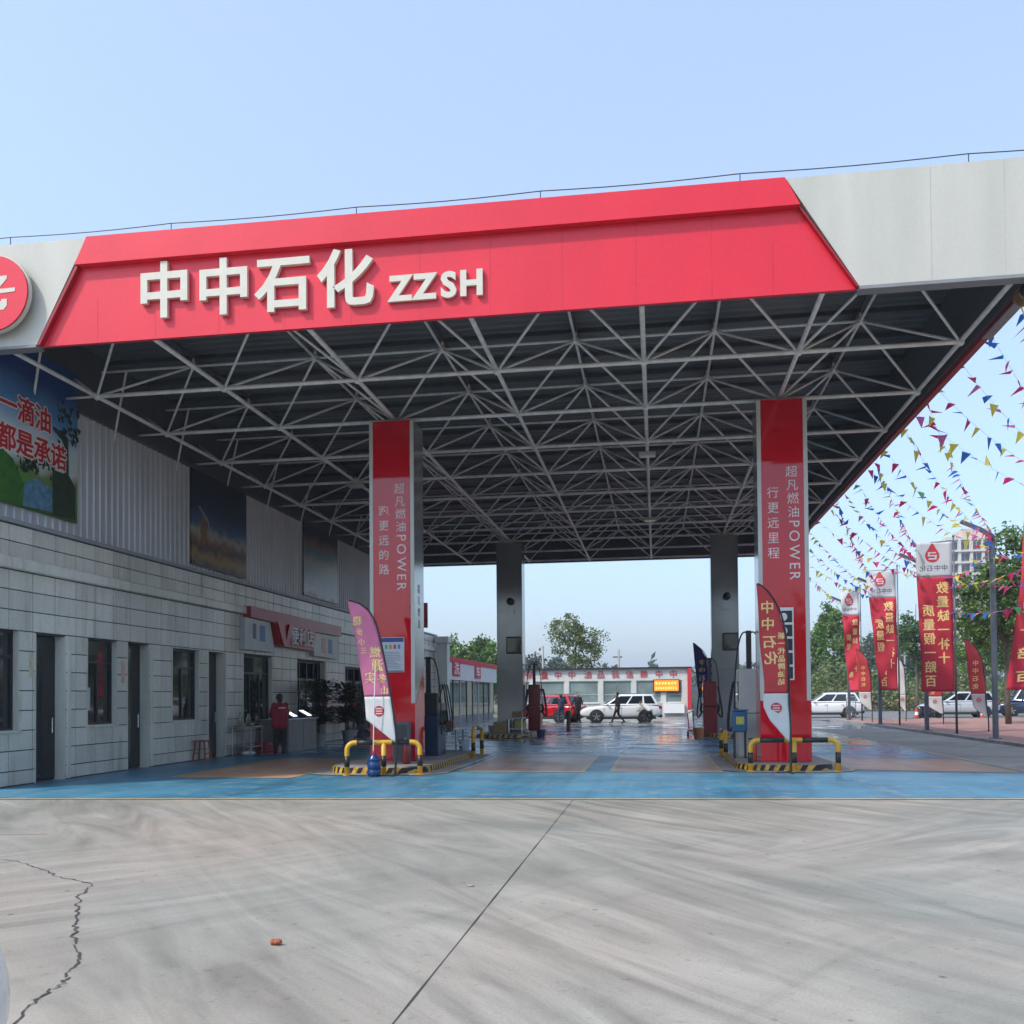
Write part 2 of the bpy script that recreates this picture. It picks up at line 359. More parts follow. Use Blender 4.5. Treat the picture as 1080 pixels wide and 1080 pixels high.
def tag(o, label, cat, group=None):
    o['label'] = label; o['category'] = cat
    if group: o['group'] = group
    return o
def thing(name, label, cat, loc=(0, 0, 0), rz=0, group=None):
    o = bpy.data.objects.new(name, None); COL.objects.link(o); o.location = loc; o.rotation_euler = (0, 0, rz)
    o.empty_display_size = .2
    return tag(o, label, cat, group)
def struct(o, kind='structure', label=None):
    o['kind'] = kind
    if label: o['label'] = label
    return o
def inst(name, me, parent, loc, rot=None, scale=None):
    """child that shares mesh data; loc in world, parents unrotated"""
    o = bpy.data.objects.new(name, me); COL.objects.link(o); o.parent = parent
    off = Vector((0, 0, 0)); p = parent
    while p is not None: off += Vector(p.location); p = p.parent
    o.location = Vector(loc)-off
    if rot is not None: o.rotation_mode = 'QUATERNION'; o.rotation_quaternion = rot
    if scale is not None: o.scale = scale
    return o
def copy_tree(o, parent=None):
    c = o.copy(); COL.objects.link(c); c.parent = parent
    for ch in list(o.children): copy_tree(ch, c)
    return c

# ---- lettering: glyph outlines as flat or raised meshes
_G = {}
def glyph(ch, extrude=0., offset=0.):
    key = (ch, extrude, offset)
    if key not in _G:
        c = bpy.data.curves.new('glyph', 'FONT'); c.body = ch; c.extrude = extrude; c.offset = offset; c.resolution_u = 3
        o = bpy.data.objects.new('glyph', c); COL.objects.link(o)
        dg = bpy.context.evaluated_depsgraph_get()
        me = bpy.data.meshes.new_from_object(o.evaluated_get(dg))
        vs = [tuple(v.co) for v in me.vertices]; fs = [tuple(p.vertices) for p in me.polygons]
        bpy.data.objects.remove(o); bpy.data.curves.remove(c); bpy.data.meshes.remove(me)
        _G[key] = (vs, fs)
    return _G[key]
def gbox(ch):
    vs = glyph(ch)[0]; return min(v[0] for v in vs), max(v[0] for v in vs), min(v[1] for v in vs), max(v[1] for v in vs)
_b = gbox('国'); EMX = (_b[0]+_b[1])/2; EMY = (_b[2]+_b[3])/2; EMH = (_b[3]-_b[2])/.90   # em box of the CJK glyphs
def cjk(mb, ch, c, ux, uy, size, extrude=0., offset=0., fn=None, sx=1., lat=False):
    """one character centred on c, spanned by ux (right) and uy (up)"""
    vs, fs = glyph(ch, extrude/size*EMH if extrude else 0, offset)
    c, ux, uy = Vector(c), Vector(ux), Vector(uy); nn = ux.cross(uy).normalized(); k = size/EMH
    if lat:
        b = gbox(ch); mx, my = (b[0]+b[1])/2, EMY
    else: mx, my = EMX, EMY
    out = []
    for x, y, z in vs:
        p = c+ux*((x-mx)*k*sx)+uy*((y-my)*k)+nn*(z*k)
        out.append(fn(p) if fn else p)
    mb.raw(out, fs)

# =================================================================== GROUND AND PAVING
g = MB(); g.face([(-900, -300, -.03), (900, -300, -.03), (900, 1500, -.03), (-900, 1500, -.03)])
struct(g.build('ground', M_soil))
g = MB(); g.face([(-40, -60, 0), (22.2, -60, 0), (22.2, 29.2, 0), (-40, 29.2, 0)])
apron = struct(g.build('forecourt', M_conc))
g = MB(); g.face([(-.5, 29.2, .002), (22.2, 29.2, .002), (22.2, 60, .002), (-.5, 60, .002)])
struct(g.build('washing_yard', M_wetc))
# expansion joints and crack: dark sunk lines
def strip(name, pts, w, m, z, parent, jit=0.):
    b = MB(); L = []; Rr = []
    for i, p in enumerate(pts):
        p = Vector((p[0], p[1], z)); d = Vector((pts[min(i+1, len(pts)-1)][0]-pts[max(i-1, 0)][0], pts[min(i+1, len(pts)-1)][1]-pts[max(i-1, 0)][1], 0)).normalized()
        nrm = Vector((-d.y, d.x, 0)); ww = w*(1+random.uniform(-jit, jit))
        L.append(p+nrm*ww/2); Rr.append(p-nrm*ww/2)
    for i in range(len(pts)-1): b.face([L[i], Rr[i], Rr[i+1], L[i+1]])
    return b.build(name, m, parent)
M_crack = mat('crack_dark', (.05, .047, .043), .95, var=.3, scale=20)
strip('expansion_joint', [(10.41-.0008*k*.35, -.95-k*.35) for k in range(44)], .010, M_crack, .004, apron, .6)
strip('expansion_joint', [(4.5, -5.1), (-1, -6.3), (-8, -7.6)], .014, M_crack, .004, apron)
def rough_line(pts, n, amp):
    out = []
    for i in range(len(pts)-1):
        a, b = Vector(pts[i]), Vector(pts[i+1])
        for k in range(n): out.append(a.lerp(b, k/n)+Vector((random.uniform(-amp, amp), random.uniform(-amp, amp))))
    out.append(Vector(pts[-1])); return out
strip('crack', rough_line([(4.9, -6.66), (5.4, -6.85), (5.83, -7.12), (6.29, -7.5), (6.85, -7.82)], 9, .02), .013, M_crack, .004, apron, .6)
strip('crack', rough_line([(6.85, -7.82), (7.04, -8.3), (7.41, -8.88), (7.82, -9.52), (8.16, -9.97)], 12, .02), .012, M_crack, .006, apron, .7)
strip('crack', rough_line([(8.16, -9.97), (8.28, -10.25), (8.37, -10.44), (8.39, -10.68), (8.55, -11.05), (8.7, -11.5)], 9, .02), .013, M_crack, .005, apron, .6)
# painted floor under the canopy, sheets 4 mm apart
def sheet(name, pts, m, z): b = MB(); b.face([(x, y, z) for x, y in pts]); return struct(b.build(name, m))
sheet('painted_floor', [(-.14, -1.66), (19.2, -.08), (18.55, 29.0), (-.14, 29.0)], M_blue, .006)
strip('edge_line', [(-.14, -1.68), (19.2, -.1)], .11, M_yline, .010, apron)
def bay(x0, x1, y0, y1, sk=0.):
    P = [(x0, y0), (x1, y0+sk), (x1, y1+sk), (x0, y1)]
    sheet('painted_bay', P, M_tan, .010)
    for a, b in ((0, 1), (1, 2), (2, 3), (3, 0)): strip('bay_line', [P[a], P[b]], .09, M_yline, .0125+.001*a, apron)
bay(1.9, 4.45, 2.5, 8.3); bay(7.55, 10.15, 4.25, 10.2); bay(10.75, 13.0, 4.4, 10.2); bay(15.85, 18.75, 5.2, 9.0, -.6)
bay(1.9, 4.45, 13, 19); bay(7.4, 9.9, 16.5, 22.5); bay(10.9, 13.0, 15.5, 24); bay(15.9, 18.4, 15, 21)
strip('edge_line', [(19.15, -.1), (18.52, 29)], .10, M_yline, .010, apron)
for pts in ([(10.3, 10.5), (9.3, 28)], [(10.6, 10.5), (11.9, 28)]): strip('lane_line', pts, .12, M_wline, .011, apron)
# pavement on the street side: kerb stones, red paving, road
g = MB(); g.face([(22.42, -10, .09), (75, -10, .09), (75, 43, .09), (22.42, 43, .09)]); pav = struct(g.build('brick_pavement', M_pav))
kb = MB(); kb.box(22.2, 22.42, -.49, .49, -.03, .10); kme = kb.mesh('kerb_stone'); kme.materials.append(M_kerbc)
kerb = struct(bpy.data.objects.new('kerb', None)); COL.objects.link(kerb)
for k in range(44): inst('kerb_stone', kme, kerb, (random.uniform(-.008, .008), 1+k, random.uniform(-.006, .006)))
g = MB(); g.face([(17, 43.6, .006), (320, 43.6, .006), (320, 72, .006), (17, 72, .006)]); road = struct(g.build('road', M_asph))
for x in range(24, 120, 6): strip('lane_dash', [(x, 58), (x+2.6, 58)], .14, M_wline, .011, road)
g = MB(); g.box(22.2, 75, 43, 43.18, -.02, .12); struct(g.build('road_kerb', M_kerbc))
# loose rags on the concrete
o = MB().sphere((9.25, -9.5, .022), .035, 8, (1, .7, .6)).sphere((9.22, -9.5, .02), .022, 6).build('litter', mat('litter_rust', (.30, .09, .04), .8, var=.3, scale=40), smooth=True)
tag(o, 'small rust brown scrap lying on the grey concrete', 'litter')
o = MB().sphere((10.13, -7.52, .008), .03, 6, (1.2, .5, .3)).build('pebble', M_kerbc, smooth=True); tag(o, 'tiny dark pebble on the concrete near the long joint', 'pebble')

# =================================================================== STORE BUILDING (left)
store = thing('convenience_store', 'long grey tiled shop building with corrugated upper storey beside the canopy', 'building', (-4, 17, 0))
YA, YB, XF = -.3, 34.3, -.10
# openings: (y0,y1,z0,z1,kind)
OPEN = [(-.28, .58, 1.035, 2.91, 'w'), (1.06, 1.98, .0, 2.88, 'd'), (2.72, 3.80, 1.06, 2.88, 'w'), (4.23, 5.13, .0, 2.88, 'd'),
        (6.21, 7.57, 1.06, 2.86, 'w'), (8.09, 8.99, .0, 2.86, 'd'), (10.23, 12.27, .9, 2.87, 's'), (14.31, 16.92, .0, 2.87, 'g'), (19.17, 22.3, .0, 2.80, 'g'), (25, 27.5, 1.0, 2.8, 'w')]
# backing wall with real openings: piers and lintel
wb = MB(); wb.box(-.75, XF-.03, YA, YB, 2.91, 4.90)
ys = YA
for (a, b_, z0, z1, k) in OPEN:
    if a > ys: wb.box(-.40, XF-.03, ys, a, 0, 2.909)
    if z0 > 0: wb.box(-.40, XF-.03, a, b_, 0, z0)
    if z1 < 2.905: wb.box(-.40, XF-.03, a, b_, z1, 2.908)
    ys = b_
wb.box(-.40, XF-.03, ys, YB, 0, 2.909)
wb.box(-8, -3.2, YA+.02, YB-.02, 0, 4.88).box(-3.2, -.40, YA, YA+.2, 0, 4.89).box(-3.2, -.4, YB-.2, YB, 0, 4.89).box(-3.2, -.75, YA+.2, YB-.2, 3.1, 4.87)
wall = wb.build('wall', M_mortar, store)
# tiles
tb = MB(); tb.box(-.5, .5, -.5, .5, -.5, .5); tme = tb.mesh('tile'); tme.materials.append(M_tile)
tiles = []
ZL = [.02, .285, .66, 1.035, 1.41, 1.785, 2.16, 2.535, 2.91, 3.29, 3.665, 4.03]; ZU = [4.27, 4.565, 4.88]
def cut(rect, op):
    a, b_, z0, z1 = rect; A, B, C, D = op
    if b_ <= A or a >= B or z1 <= C or z0 >= D: return [rect]
    out = []
    if a < A: out.append((a, A, z0, z1))
    if b_ > B: out.append((B, b_, z0, z1))
    aa, bb = max(a, A), min(b_, B)
    if z0 < C: out.append((aa, bb, z0, C))
    if z1 > D: out.append((aa, bb, D, z1))
    return out
for zz in (ZL, ZU):
    for i in range(len(zz)-1):
        y = .29-.672; 
        while y < YB:
            rs = [(max(y, YA), min(y+.672, YB), zz[i], zz[i+1])]
            for q in OPEN: rs = [t for r_ in rs for t in cut(r_, q[:4])]
            tiles += [r_ for r_ in rs if r_[1]-r_[0] > .05 and r_[3]-r_[2] > .05]
            y += .672
tiles.sort(key=lambda r_: -((r_[1]-r_[0])*(r_[3]-r_[2]))/((r_[0]+15)**2+130))
rest = MB()
for k, (a, b_, z0, z1) in enumerate(tiles):
    gp = .010
    dx = random.uniform(-.002, .002)
    if k < 298:
        inst('tile', tme, wall, (XF-.014+dx, (a+b_)/2, (z0+z1)/2), scale=(.03, b_-a-2*gp, z1-z0-2*gp))
    else: rest.box(XF-.03, XF+dx, a+gp, b_-gp, z0+gp, z1-gp)
struct(rest.build('tile_field', M_tile, wall), 'stuff')
MB().box(-.13, .02, YA-.1, YB+.1, 4.04, 4.26).build('cornice', M_tile, store, bevel=.03)
MB().box(-.9, -.05, YA-.05, YB+.05, 4.90, 4.98).build('parapet_cap', mat('cap_metal', (.30, .31, .33), .5, var=.1), store, bevel=.012)
MB().box(-8, -.9, YA, YB, 4.90, 4.95).build('flat_roof', M_purl, store)
# corrugated upper wall
cb = MB(); y = YA; prof = []
while y < 33:
    prof += [(-.80, y), (-.80, y+.185), (-.765, y+.2), (-.765, y+.225), (-.80, y+.24)]; y += .24
prof.append((-.80, y))
for i in range(len(prof)-1):
    (x0, y0), (x1, y1) = prof[i], prof[i+1]; cb.face([(x0, y0, 4.95), (x1, y1, 4.95), (x1, y1, 7.92), (x0, y0, 7.92)])
cb.build('corrugated_wall', M_corr, store)
MB().box(-8, -.82, YA+.02, 33, 4.95, 9.75).build('upper_storey', M_purl, store)
MB().box(-.82, -.70, 3.3, 33, 7.90, 8.02).build('flashing', M_purl, store)
# windows and doors of the store
def window(y0, y1, z0, z1, split=True, n=2):
    w = MB(); t = .05
    w.box(-.30, -.22, y0, y0+t, z0, z1).box(-.30, -.22, y1-t, y1, z0, z1).box(-.30, -.22, y0+t, y1-t, z0, z0+t).box(-.30, -.22, y0+t, y1-t, z1-t, z1)
    zt = z1-(z1-z0)*.26
    if split: w.box(-.295, -.225, y0+t, y1-t, zt-.025, zt+.025)
    for k in range(1, n): yy = y0+(y1-y0)*k/n; w.box(-.296, -.226, yy-.025, yy+.025, z0+t, (zt-.025) if split else z1-t)
    o = w.build('window', M_frame, store)
    for k in range(n):
        a, b_ = y0+(y1-y0)*k/n+.03, y0+(y1-y0)*(k+1)/n-.03
        MB().box(-.272, -.262, a, b_, z0+t, (zt-.025) if split else z1-t).build('pane', M_glassd, o)
    if split: MB().box(-.2715, -.2615, y0+t, y1-t, zt+.025, z1-t).build('pane', M_glassd, o)
    return o
def jambs(y0, y1, z0, z1):
    MB().box(-.36, XF-.001, y0-.002, y0+.012, z0, z1).build('reveal', M_tile, store); MB().box(-.36, XF-.001, y1-.012, y1+.002, z0, z1).build('reveal', M_tile, store)
    MB().box(-.1, -.07, y1+.03, y1+.14, 0.02, z1).build('architrave', M_tile, store, bevel=.008) if z0 == 0 else None
for (a, b_, z0, z1, k) in OPEN:
    if k == 'w':
        window(a, b_, z0, z1); MB().box(-.38, -.07, a-.04, b_+.04, z0-.05, z0+.012).build('sill', M_tile, store, bevel=.008); jambs(a, b_, z0+.014, z1)
    elif k == 'd':
        jambs(a, b_, z0, z1)
        d = MB().box(-.37, -.33, a+.014, b_-.014, .03, z1-.02).build('door', mat('door_dark', (.010, .014, .015), .3, var=.2), store)
        MB().box(-.33, -.315, a+.08, a+(b_-a)*.52, .12, z1-.1).build('pane', mat('door_glass', (.02, .035, .036), .08, var=.3, scale=1.5), d)
        MB().tube([(-.30, b_-.14, .95), (-.30, b_-.14, 1.25)], .014, 6).build('handle', M_steelbr, d)
    elif k == 's': window(a, b_, z0, z1, True, 3); jambs(a, b_, z0, z1)
    else:
        jambs(a, b_, z0, z1); w = MB(); n = 4
        for q in range(n+1): yy = a+(b_-a)*q/n; w.box(-.33, -.27, max(a, yy-.03), min(b_, yy+.03), .0, z1)
        w.box(-.331, -.269, a, b_, 2.2, 2.27).box(-.332, -.268, a, b_, z1-.06, z1).box(-.333, -.267, a, b_, 0, .1)
        o = w.build('shop_front', M_frame, store)
        for q in range(n):
            y0, y1 = a+(b_-a)*q/n+.03, a+(b_-a)*(q+1)/n-.03
            MB().box(-.305, -.295, y0, y1, .1, 2.2).build('pane', M_glassd, o)
# small plaques between door and windows
for (y, z, c) in ((.92, 2.27, (.55, .50, .36)), (4.02, 2.22, (.6, .35, .3))):
    o = MB().box(-.098, -.085, y-.06, y+.06, z-.25, z+.25).build('door_plaque', mat('plaque_%d' % int(y*10), c, .4, var=.2, scale=12))
    tag(o, 'narrow %s plaque on tiles beside the %s dark door' % (('pale yellow', 'first') if y < 2 else ('pinkish', 'second')), 'plaque')
o = MB().box(-.235, -.215, 2.66, 2.98, 1.38, 1.86).build('notice_sheet', mat('paper', (.55, .57, .56), .7, var=.05)); tag(o, 'white paper notice stuck in the small window between two doors', 'notice')

# shop sign
sg = thing('shop_sign', 'red and white convenience shop sign board above the counter window', 'sign', (XF, 14, 3.0))
M_sred = mat('sign_red', (.36, .008, .018), .35, var=.15, scale=3); M_swhite = mat('sign_white', (.42, .43, .42), .35, var=.12, scale=2)
fx = lambda a, b, d: (XF+.004+d, a, b)
MB().prism([(9.97, 3.02), (12.1, 3.02), (11.75, 3.92), (9.97, 3.94)], fx, 0, .16).build('light_box', M_swhite, sg)
MB().prism([(15.45, 3.06), (17.95, 3.02), (17.95, 3.85), (15.4, 3.86)], fx, 0, .16).build('light_box', M_swhite, sg)
MB().prism([(10.2, 3.96), (11.9, 3.93), (12.35, 3.25), (15.2, 3.20), (15.38, 3.87), (18.05, 3.88), (18.05, 4.24), (10.2, 4.28)], fx, .01, .24).build('red_band', M_sred, sg)
MB().prism([(12.0, 3.95), (12.45, 3.95), (12.7, 3.42), (12.95, 3.95), (13.25, 3.95), (12.85, 3.22), (12.5, 3.22)], fx, .25, .30).build('letter_v', mat('sign_red2', (.42, .02, .02), .3, var=.1), sg)
t = MB()
for k, ch in enumerate('便利店'): cjk(t, ch, (XF+.27, 13.45+k*.68, 3.60), (0, 1.05, 0), (0, 0, 1), .62, .02)
t.build('lettering', M_wtext, sg)
t = MB(); t.box(XF+.165, XF+.172, 11.0, 11.35, 3.30, 3.78); t.build('poster', mat('sign_blue', (.02, .09, .32), .4, var=.2, scale=9), sg)
t = MB(); t.box(XF+.165, XF+.172, 10.5, 10.72, 3.35, 3.8); t.build('poster', mat('sign_ink', (.03, .03, .035), .4, var=.4, scale=14), sg)
t = MB(); t.box(XF+.165, XF+.172, 16.9, 17.25, 3.2, 3.7); t.build('poster', MATS['sign_blue'], sg)
t = MB(); t.box(XF+.165, XF+.172, 16.2, 16.55, 3.2, 3.72); t.build('poster', mat('sign_peach', (.55, .28, .18), .4, var=.3, scale=9), sg)

# billboards on the upper wall
bb = thing('billboard', 'green landscape billboard with red slogan on the corrugated wall', 'billboard', (-.8, 1.5, 5.4))
P1 = vertical_print('print_meadow', [(.0, (.03, .12, .015)), (.13, (.09, .28, .03)), (.24, (.16, .24, .07)), (.33, (.62, .68, .64)), (.50, (.55, .68, .74)), (.62, (.10, .30, .58)), (.85, (.010, .05, .22))], 1.6, .10, 2, 5.45, 8.6)
MB().box(-.76, -.72, -1.2, 3.28, 5.44, 8.7).build('panel', P1, bb)
bx = lambda a, b, d: (-.718+d, a, b)
MB().prism([(-1.2, 5.6), (1.35, 5.60), (1.55, 5.9), (1.2, 6.35), (.6, 6.6), (-.4, 6.7), (-1.2, 6.6)], bx, 0, .002).build('printed_hill', mat('p_green', (.03, .14, .015), .4, var=.35, scale=5), bb)
MB().prism([(1.5, 5.48), (2.45, 5.52), (2.45, 6.0), (1.9, 6.12), (1.55, 5.95)], bx, .0025, .004).build('printed_pond', mat('p_pond', (.10, .25, .36), .4, var=.4, scale=7), bb)
MB().prism([(2.42, 5.47), (3.2, 5.5), (3.2, 6.2), (2.97, 6.42), (2.95, 7.2), (2.45, 7.35), (2.43, 7.26), (2.82, 7.08), (2.80, 6.42), (2.42, 6.42)], bx, .0045, .006).build('printed_tree', mat('p_darkgreen', (.018, .04, .014), .5, var=.4, scale=6), bb)
lf = MB(); rr = random.Random(3)
for k in range(60):
    yy, z = rr.uniform(2.55, 3.25), rr.uniform(7.05, 8.0); s_ = rr.uniform(.05, .16); lf.face([bx(yy, z, .0065), bx(yy+s_*.5, z-s_, .0065), bx(yy+s_, z-s_*.2, .0065)])
for k in range(40):
    yy, z = rr.uniform(1.3, 2.5), rr.uniform(6.15, 6.5); s_ = rr.uniform(.05, .12); lf.face([bx(yy, z, .0065), bx(yy+s_, z, .0065), bx(yy+s_*.5, z+s_*2, .0065)])
lf.build('printed_foliage', MATS['p_darkgreen'], bb)
for dx, m_, rad, nn in ((.008, mat('p_outline', (.80, .78, .74), .5, var=0), .042, 10), (.012, mat('p_redtext', (.55, .012, .016), .4, var=.1), .016, 6)):
    for row, z, y0 in (('一滴油', 7.38, 1.05), ('都是承诺', 6.72, 1.02)):
        t = MB()
        for k, ch in enumerate(row):
            for q in range(nn): a_ = 2*math.pi*q/nn; cjk(t, ch, (-.718+dx+q*.0001, y0+k*.53+rad*math.cos(a_), z+rad*math.sin(a_)), (0, 1, 0), (0, 0, 1), .53)
        t.build('slogan', m_, bb)
bb = thing('billboard', 'dark navy billboard with golden field and balloon on the upper wall', 'billboard', (-.8, 10, 5.3), group='dark billboards on the upper wall')
P2 = vertical_print('print_night', [(0, (.045, .026, .004)), (.10, (.34, .20, .03)), (.2, (.05, .022, .01)), (.27, (.26, .11, .03)), (.34, (.38, .36, .30)), (.44, (.04, .11, .22)), (.6, (.010, .022, .06)), (1, (.004, .006, .012))], 3.4, .11, 2, 5.3, 8.0)
MB().box(-.76, -.71, 8.34, 11.76, 5.27, 8.0).build('panel', P2, bb)
b2 = lambda a, b, d: (-.708+d, a, b)
MB().prism([(9.0, 6.75), (9.18, 6.5), (9.22, 6.2), (9.06, 5.9), (8.98, 5.9), (8.82, 6.2), (8.85, 6.5)], b2, 0, .003).build('printed_balloon', mat('p_gold', (.22, .11, .02), .4, var=.4, scale=12), bb)
MB().prism([(8.75, 6.95), (9.3, 6.6), (9.42, 6.25), (9.3, 5.95), (9.36, 6.25), (9.24, 6.55), (8.75, 6.87)], b2, .0035, .005).build('printed_swirl', mat('p_pale', (.3, .3, .26), .4, var=.2), bb)
bb = thing('billboard', 'misty grey mountain billboard, farthest one on the upper wall', 'billboard', (-.8, 18, 5.3), group='dark billboards on the upper wall')
P3 = vertical_print('print_mist', [(0, (.14, .03, .04)), (.06, (.34, .34, .36)), (.30, (.14, .15, .17)), (.48, (.28, .26, .19)), (.62, (.04, .18, .19)), (.72, (.20, .11, .08)), (.85, (.012, .014, .02)), (1, (.005, .006, .01))], 2.2, .14, 2, 5.3, 8.0)
MB().box(-.76, -.71, 16.5, 20.1, 5.3, 8.0).build('panel', P3, bb)
o = MB().box(-.6, .0, 31.9, 32.0, 5.2, 6.5).box(-.78, -.6, 31.93, 31.97, 5.5, 5.56).box(-.78, -.6, 31.93, 31.97, 6.1, 6.16).build('projecting_sign', M_sred)
tag(o, 'small dark red box sign projecting from the far end of the shop', 'sign')

# =================================================================== CANOPY
m_ = 2.8825; H = 8.06; HT = 9.12; NI, NJ = 6, 10
can = thing('station_canopy', 'large flat canopy with red and white fascia on a grey space frame', 'canopy', (NI*m_/2, NJ*m_/2, H))
# shared unit bars (length 1 along z)
def unit_bar(r, n=8):
    b = MB(); b.tube([(0, 0, 0), (0, 0, 1)], r, n); me = b.mesh('bar'); me.materials.append(M_steel)
    me.polygons.foreach_set('use_smooth', [len(p.vertices) == 4 for p in me.polygons]); return me
CH = unit_bar(.046); CHT = unit_bar(.030); DG = unit_bar(.028)
def bar(name, me, p, q):
    p, q = Vector(p), Vector(q); d = q-p
    return inst(name, me, can, p, d.to_track_quat('Z', 'Y'), (1, 1, d.length))
B = lambda i, j: Vector((i*m_, j*m_, H)); T = lambda i, j: Vector(((i+.5)*m_, (j+.5)*m_, HT))
for j in range(NJ+1):
    for i in range(NI): bar('bottom_chord', CH, B(i, j), B(i+1, j))
for i in range(NI+1):
    for j in range(NJ): bar('bottom_chord', CH, B(i, j), B(i, j+1))
for j in range(NJ):
    for i in range(NI-1): bar('top_chord', CHT, T(i, j), T(i+1, j))
for i in range(NI):
    for j in range(NJ-1): bar('top_chord', CHT, T(i, j), T(i, j+1))
for i in range(NI):
    for j in range(NJ):
        for a in (0, 1):
            for b_ in (0, 1): bar('diagonal', DG, B(i+a, j+b_), T(i, j))
nb = MB(); nb.sphere((0, 0, 0), .085, 8); nme = nb.mesh('node'); nme.materials.append(M_steel); nme.polygons.foreach_set('use_smooth', [True]*len(nme.polygons))
for j in range(NJ+1):
    for i in range(NI+1): inst('node_ball', nme, can, B(i, j))
for j in range(NJ):
    for i in range(NI):
        inst('node_ball', nme, can, T(i, j))
        bar('purlin_post', CHT, T(i, j), T(i, j)+Vector((0, 0, .26)))
# stubs and struts that run on to the shop wall
for j in range(1, NJ+1):
    bar('wall_stub', DG, B(0, j), B(0, j)+Vector((-.84, 0, 0)))
    bar('wall_strut', DG, T(0, j-1)+Vector((-m_*.5-.2, 0, 0)), (-.86, (j-.32)*m_, 7.55)) if j < NJ else None
    bar('wall_strut', DG, B(0, j), (-.84, j*m_+.35, H+.62))
for j in range(NJ): bar('wall_strut', DG, T(0, j), (-.84, (j+.5)*m_, HT))
# roof sheet: ribbed underside, purlins
rf = MB(); y = .02; XR0, XR1 = -.84, 17.52; z = 9.46; up = False
prof = []
while y < NJ*m_+.25:
    prof += [(y, z), (y+.17, z), (y+.20, z+.035), (y+.27, z+.035), (y+.30, z)]; y += .30
for i in range(len(prof)-1):
    (y0, z0), (y1, z1) = prof[i], prof[i+1]; rf.face([(XR0, y0, z0), (XR0, y1, z1), (XR1, y1, z1), (XR1, y0, z0)])
rf.box(XR0, XR1, .02, NJ*m_+.25, 9.51, 9.53)
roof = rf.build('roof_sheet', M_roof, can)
pu = MB()
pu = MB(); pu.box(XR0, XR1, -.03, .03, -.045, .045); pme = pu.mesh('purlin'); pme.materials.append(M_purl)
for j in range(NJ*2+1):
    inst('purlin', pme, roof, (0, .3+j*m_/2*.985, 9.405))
for i in range(NI):
    b_ = MB(); x = (i+.5)*m_; b_.box(x-.04, x+.04, .05, NJ*m_+.2, 9.30, 9.36); b_.build('rafter', M_purl, roof)
# front fascia: white ends, red recessed field, red top band
ZB, ZT = 7.95, 9.77
fy = lambda a, b, d: (a, d, b)
fa = MB(); fa.prism([(-4.2, ZB), (.83, ZB), (1.80, ZT+.03), (-4.2, ZT+.03)], fy, -.24, -.06)
ff = fa.build('front_fascia', M_white, can)
MB().prism([(14.88, ZB-.03), (17.60, ZB-.03), (17.60, ZT-.06), (13.80, ZT-.06)], fy, -.24, -.06).build('white_panel', M_white, ff)
MB().prism([(.85, ZB+.003), (14.86, ZB-.03), (13.99, 9.27), (1.58, 9.32)], fy, -.13, -.05).build('red_panel', M_red, ff)
MB().prism([(1.585, 9.322), (14.01, 9.272), (13.78, ZT-.05), (1.815, ZT+.035)], fy, -.27, -.06).build('red_top_band', M_red, ff)
MB().prism([(.835, ZB), (.89, ZB), (1.64, 9.32), (1.58, 9.32)], fy, -.235, -.128).build('recess_return', mat('return_shade_red', (.33, .006, .016), .4, var=.08), ff)  # darker red: shadow along the recess edge put into the colour
MB().prism([(14.875, ZB-.03), (14.845, ZB-.03), (13.98, 9.27), (14.01, 9.27)], fy, -.235, -.128).build('recess_return', MATS['return_shade_red'], ff)
for x in (1.95, 3.05, 4.25, 5.45, 6.65, 7.85, 9.05, 10.25, 11.45, 12.65, 13.6):
    MB().box(x-.004, x+.004, -.1315, -.125, 7.97, 9.27 if 2 < x < 13.5 else 8.75).build('panel_seam', mat('seam', (.46, .012, .026), .5, var=.3, scale=3), ff)
MB().box(17.0, 17.008, -.2415, -.235, ZB-.02, ZT-.08).build('panel_seam', mat('seam_w2', (.44, .435, .39), .5, var=.1), ff)
MB().box(15.94, 15.95, -.2415, -.235, ZB-.02, ZT-.08).build('panel_seam', mat('seam_w', (.40, .40, .38), .5, var=.1), ff)
MB().box(-4.2, .83, -.26, -.02, ZB-.05, ZB-.002).build('soffit_trim', mat('soffit_grey', (.22, .23, .24), .5, var=.1), ff); MB().box(14.88, 17.60, -.26, -.02, ZB-.085, ZB-.032).build('soffit_trim', MATS['soffit_grey'], ff)
for ch, px, py in zip('中中石化', (174, 236.5, 299.5, 365), (307.5, 304, 300, 295)):
    t = MB(); cjk(t, ch, at(px, py, -.18), (1, 0, 0), (0, 0, 1), 1.0, .04, .024); t.build('letter', M_letter, ff)
for ch, px, py in zip('ZZSH', (422.5, 448, 473.5, 497.5), (304, 302, 300, 298)):
    t = MB(); cjk(t, ch, at(px, py, -.17), (1, 0, 0), (0, 0, 1), .56, .03, .04, lat=True); t.build('letter', M_letter, ff)
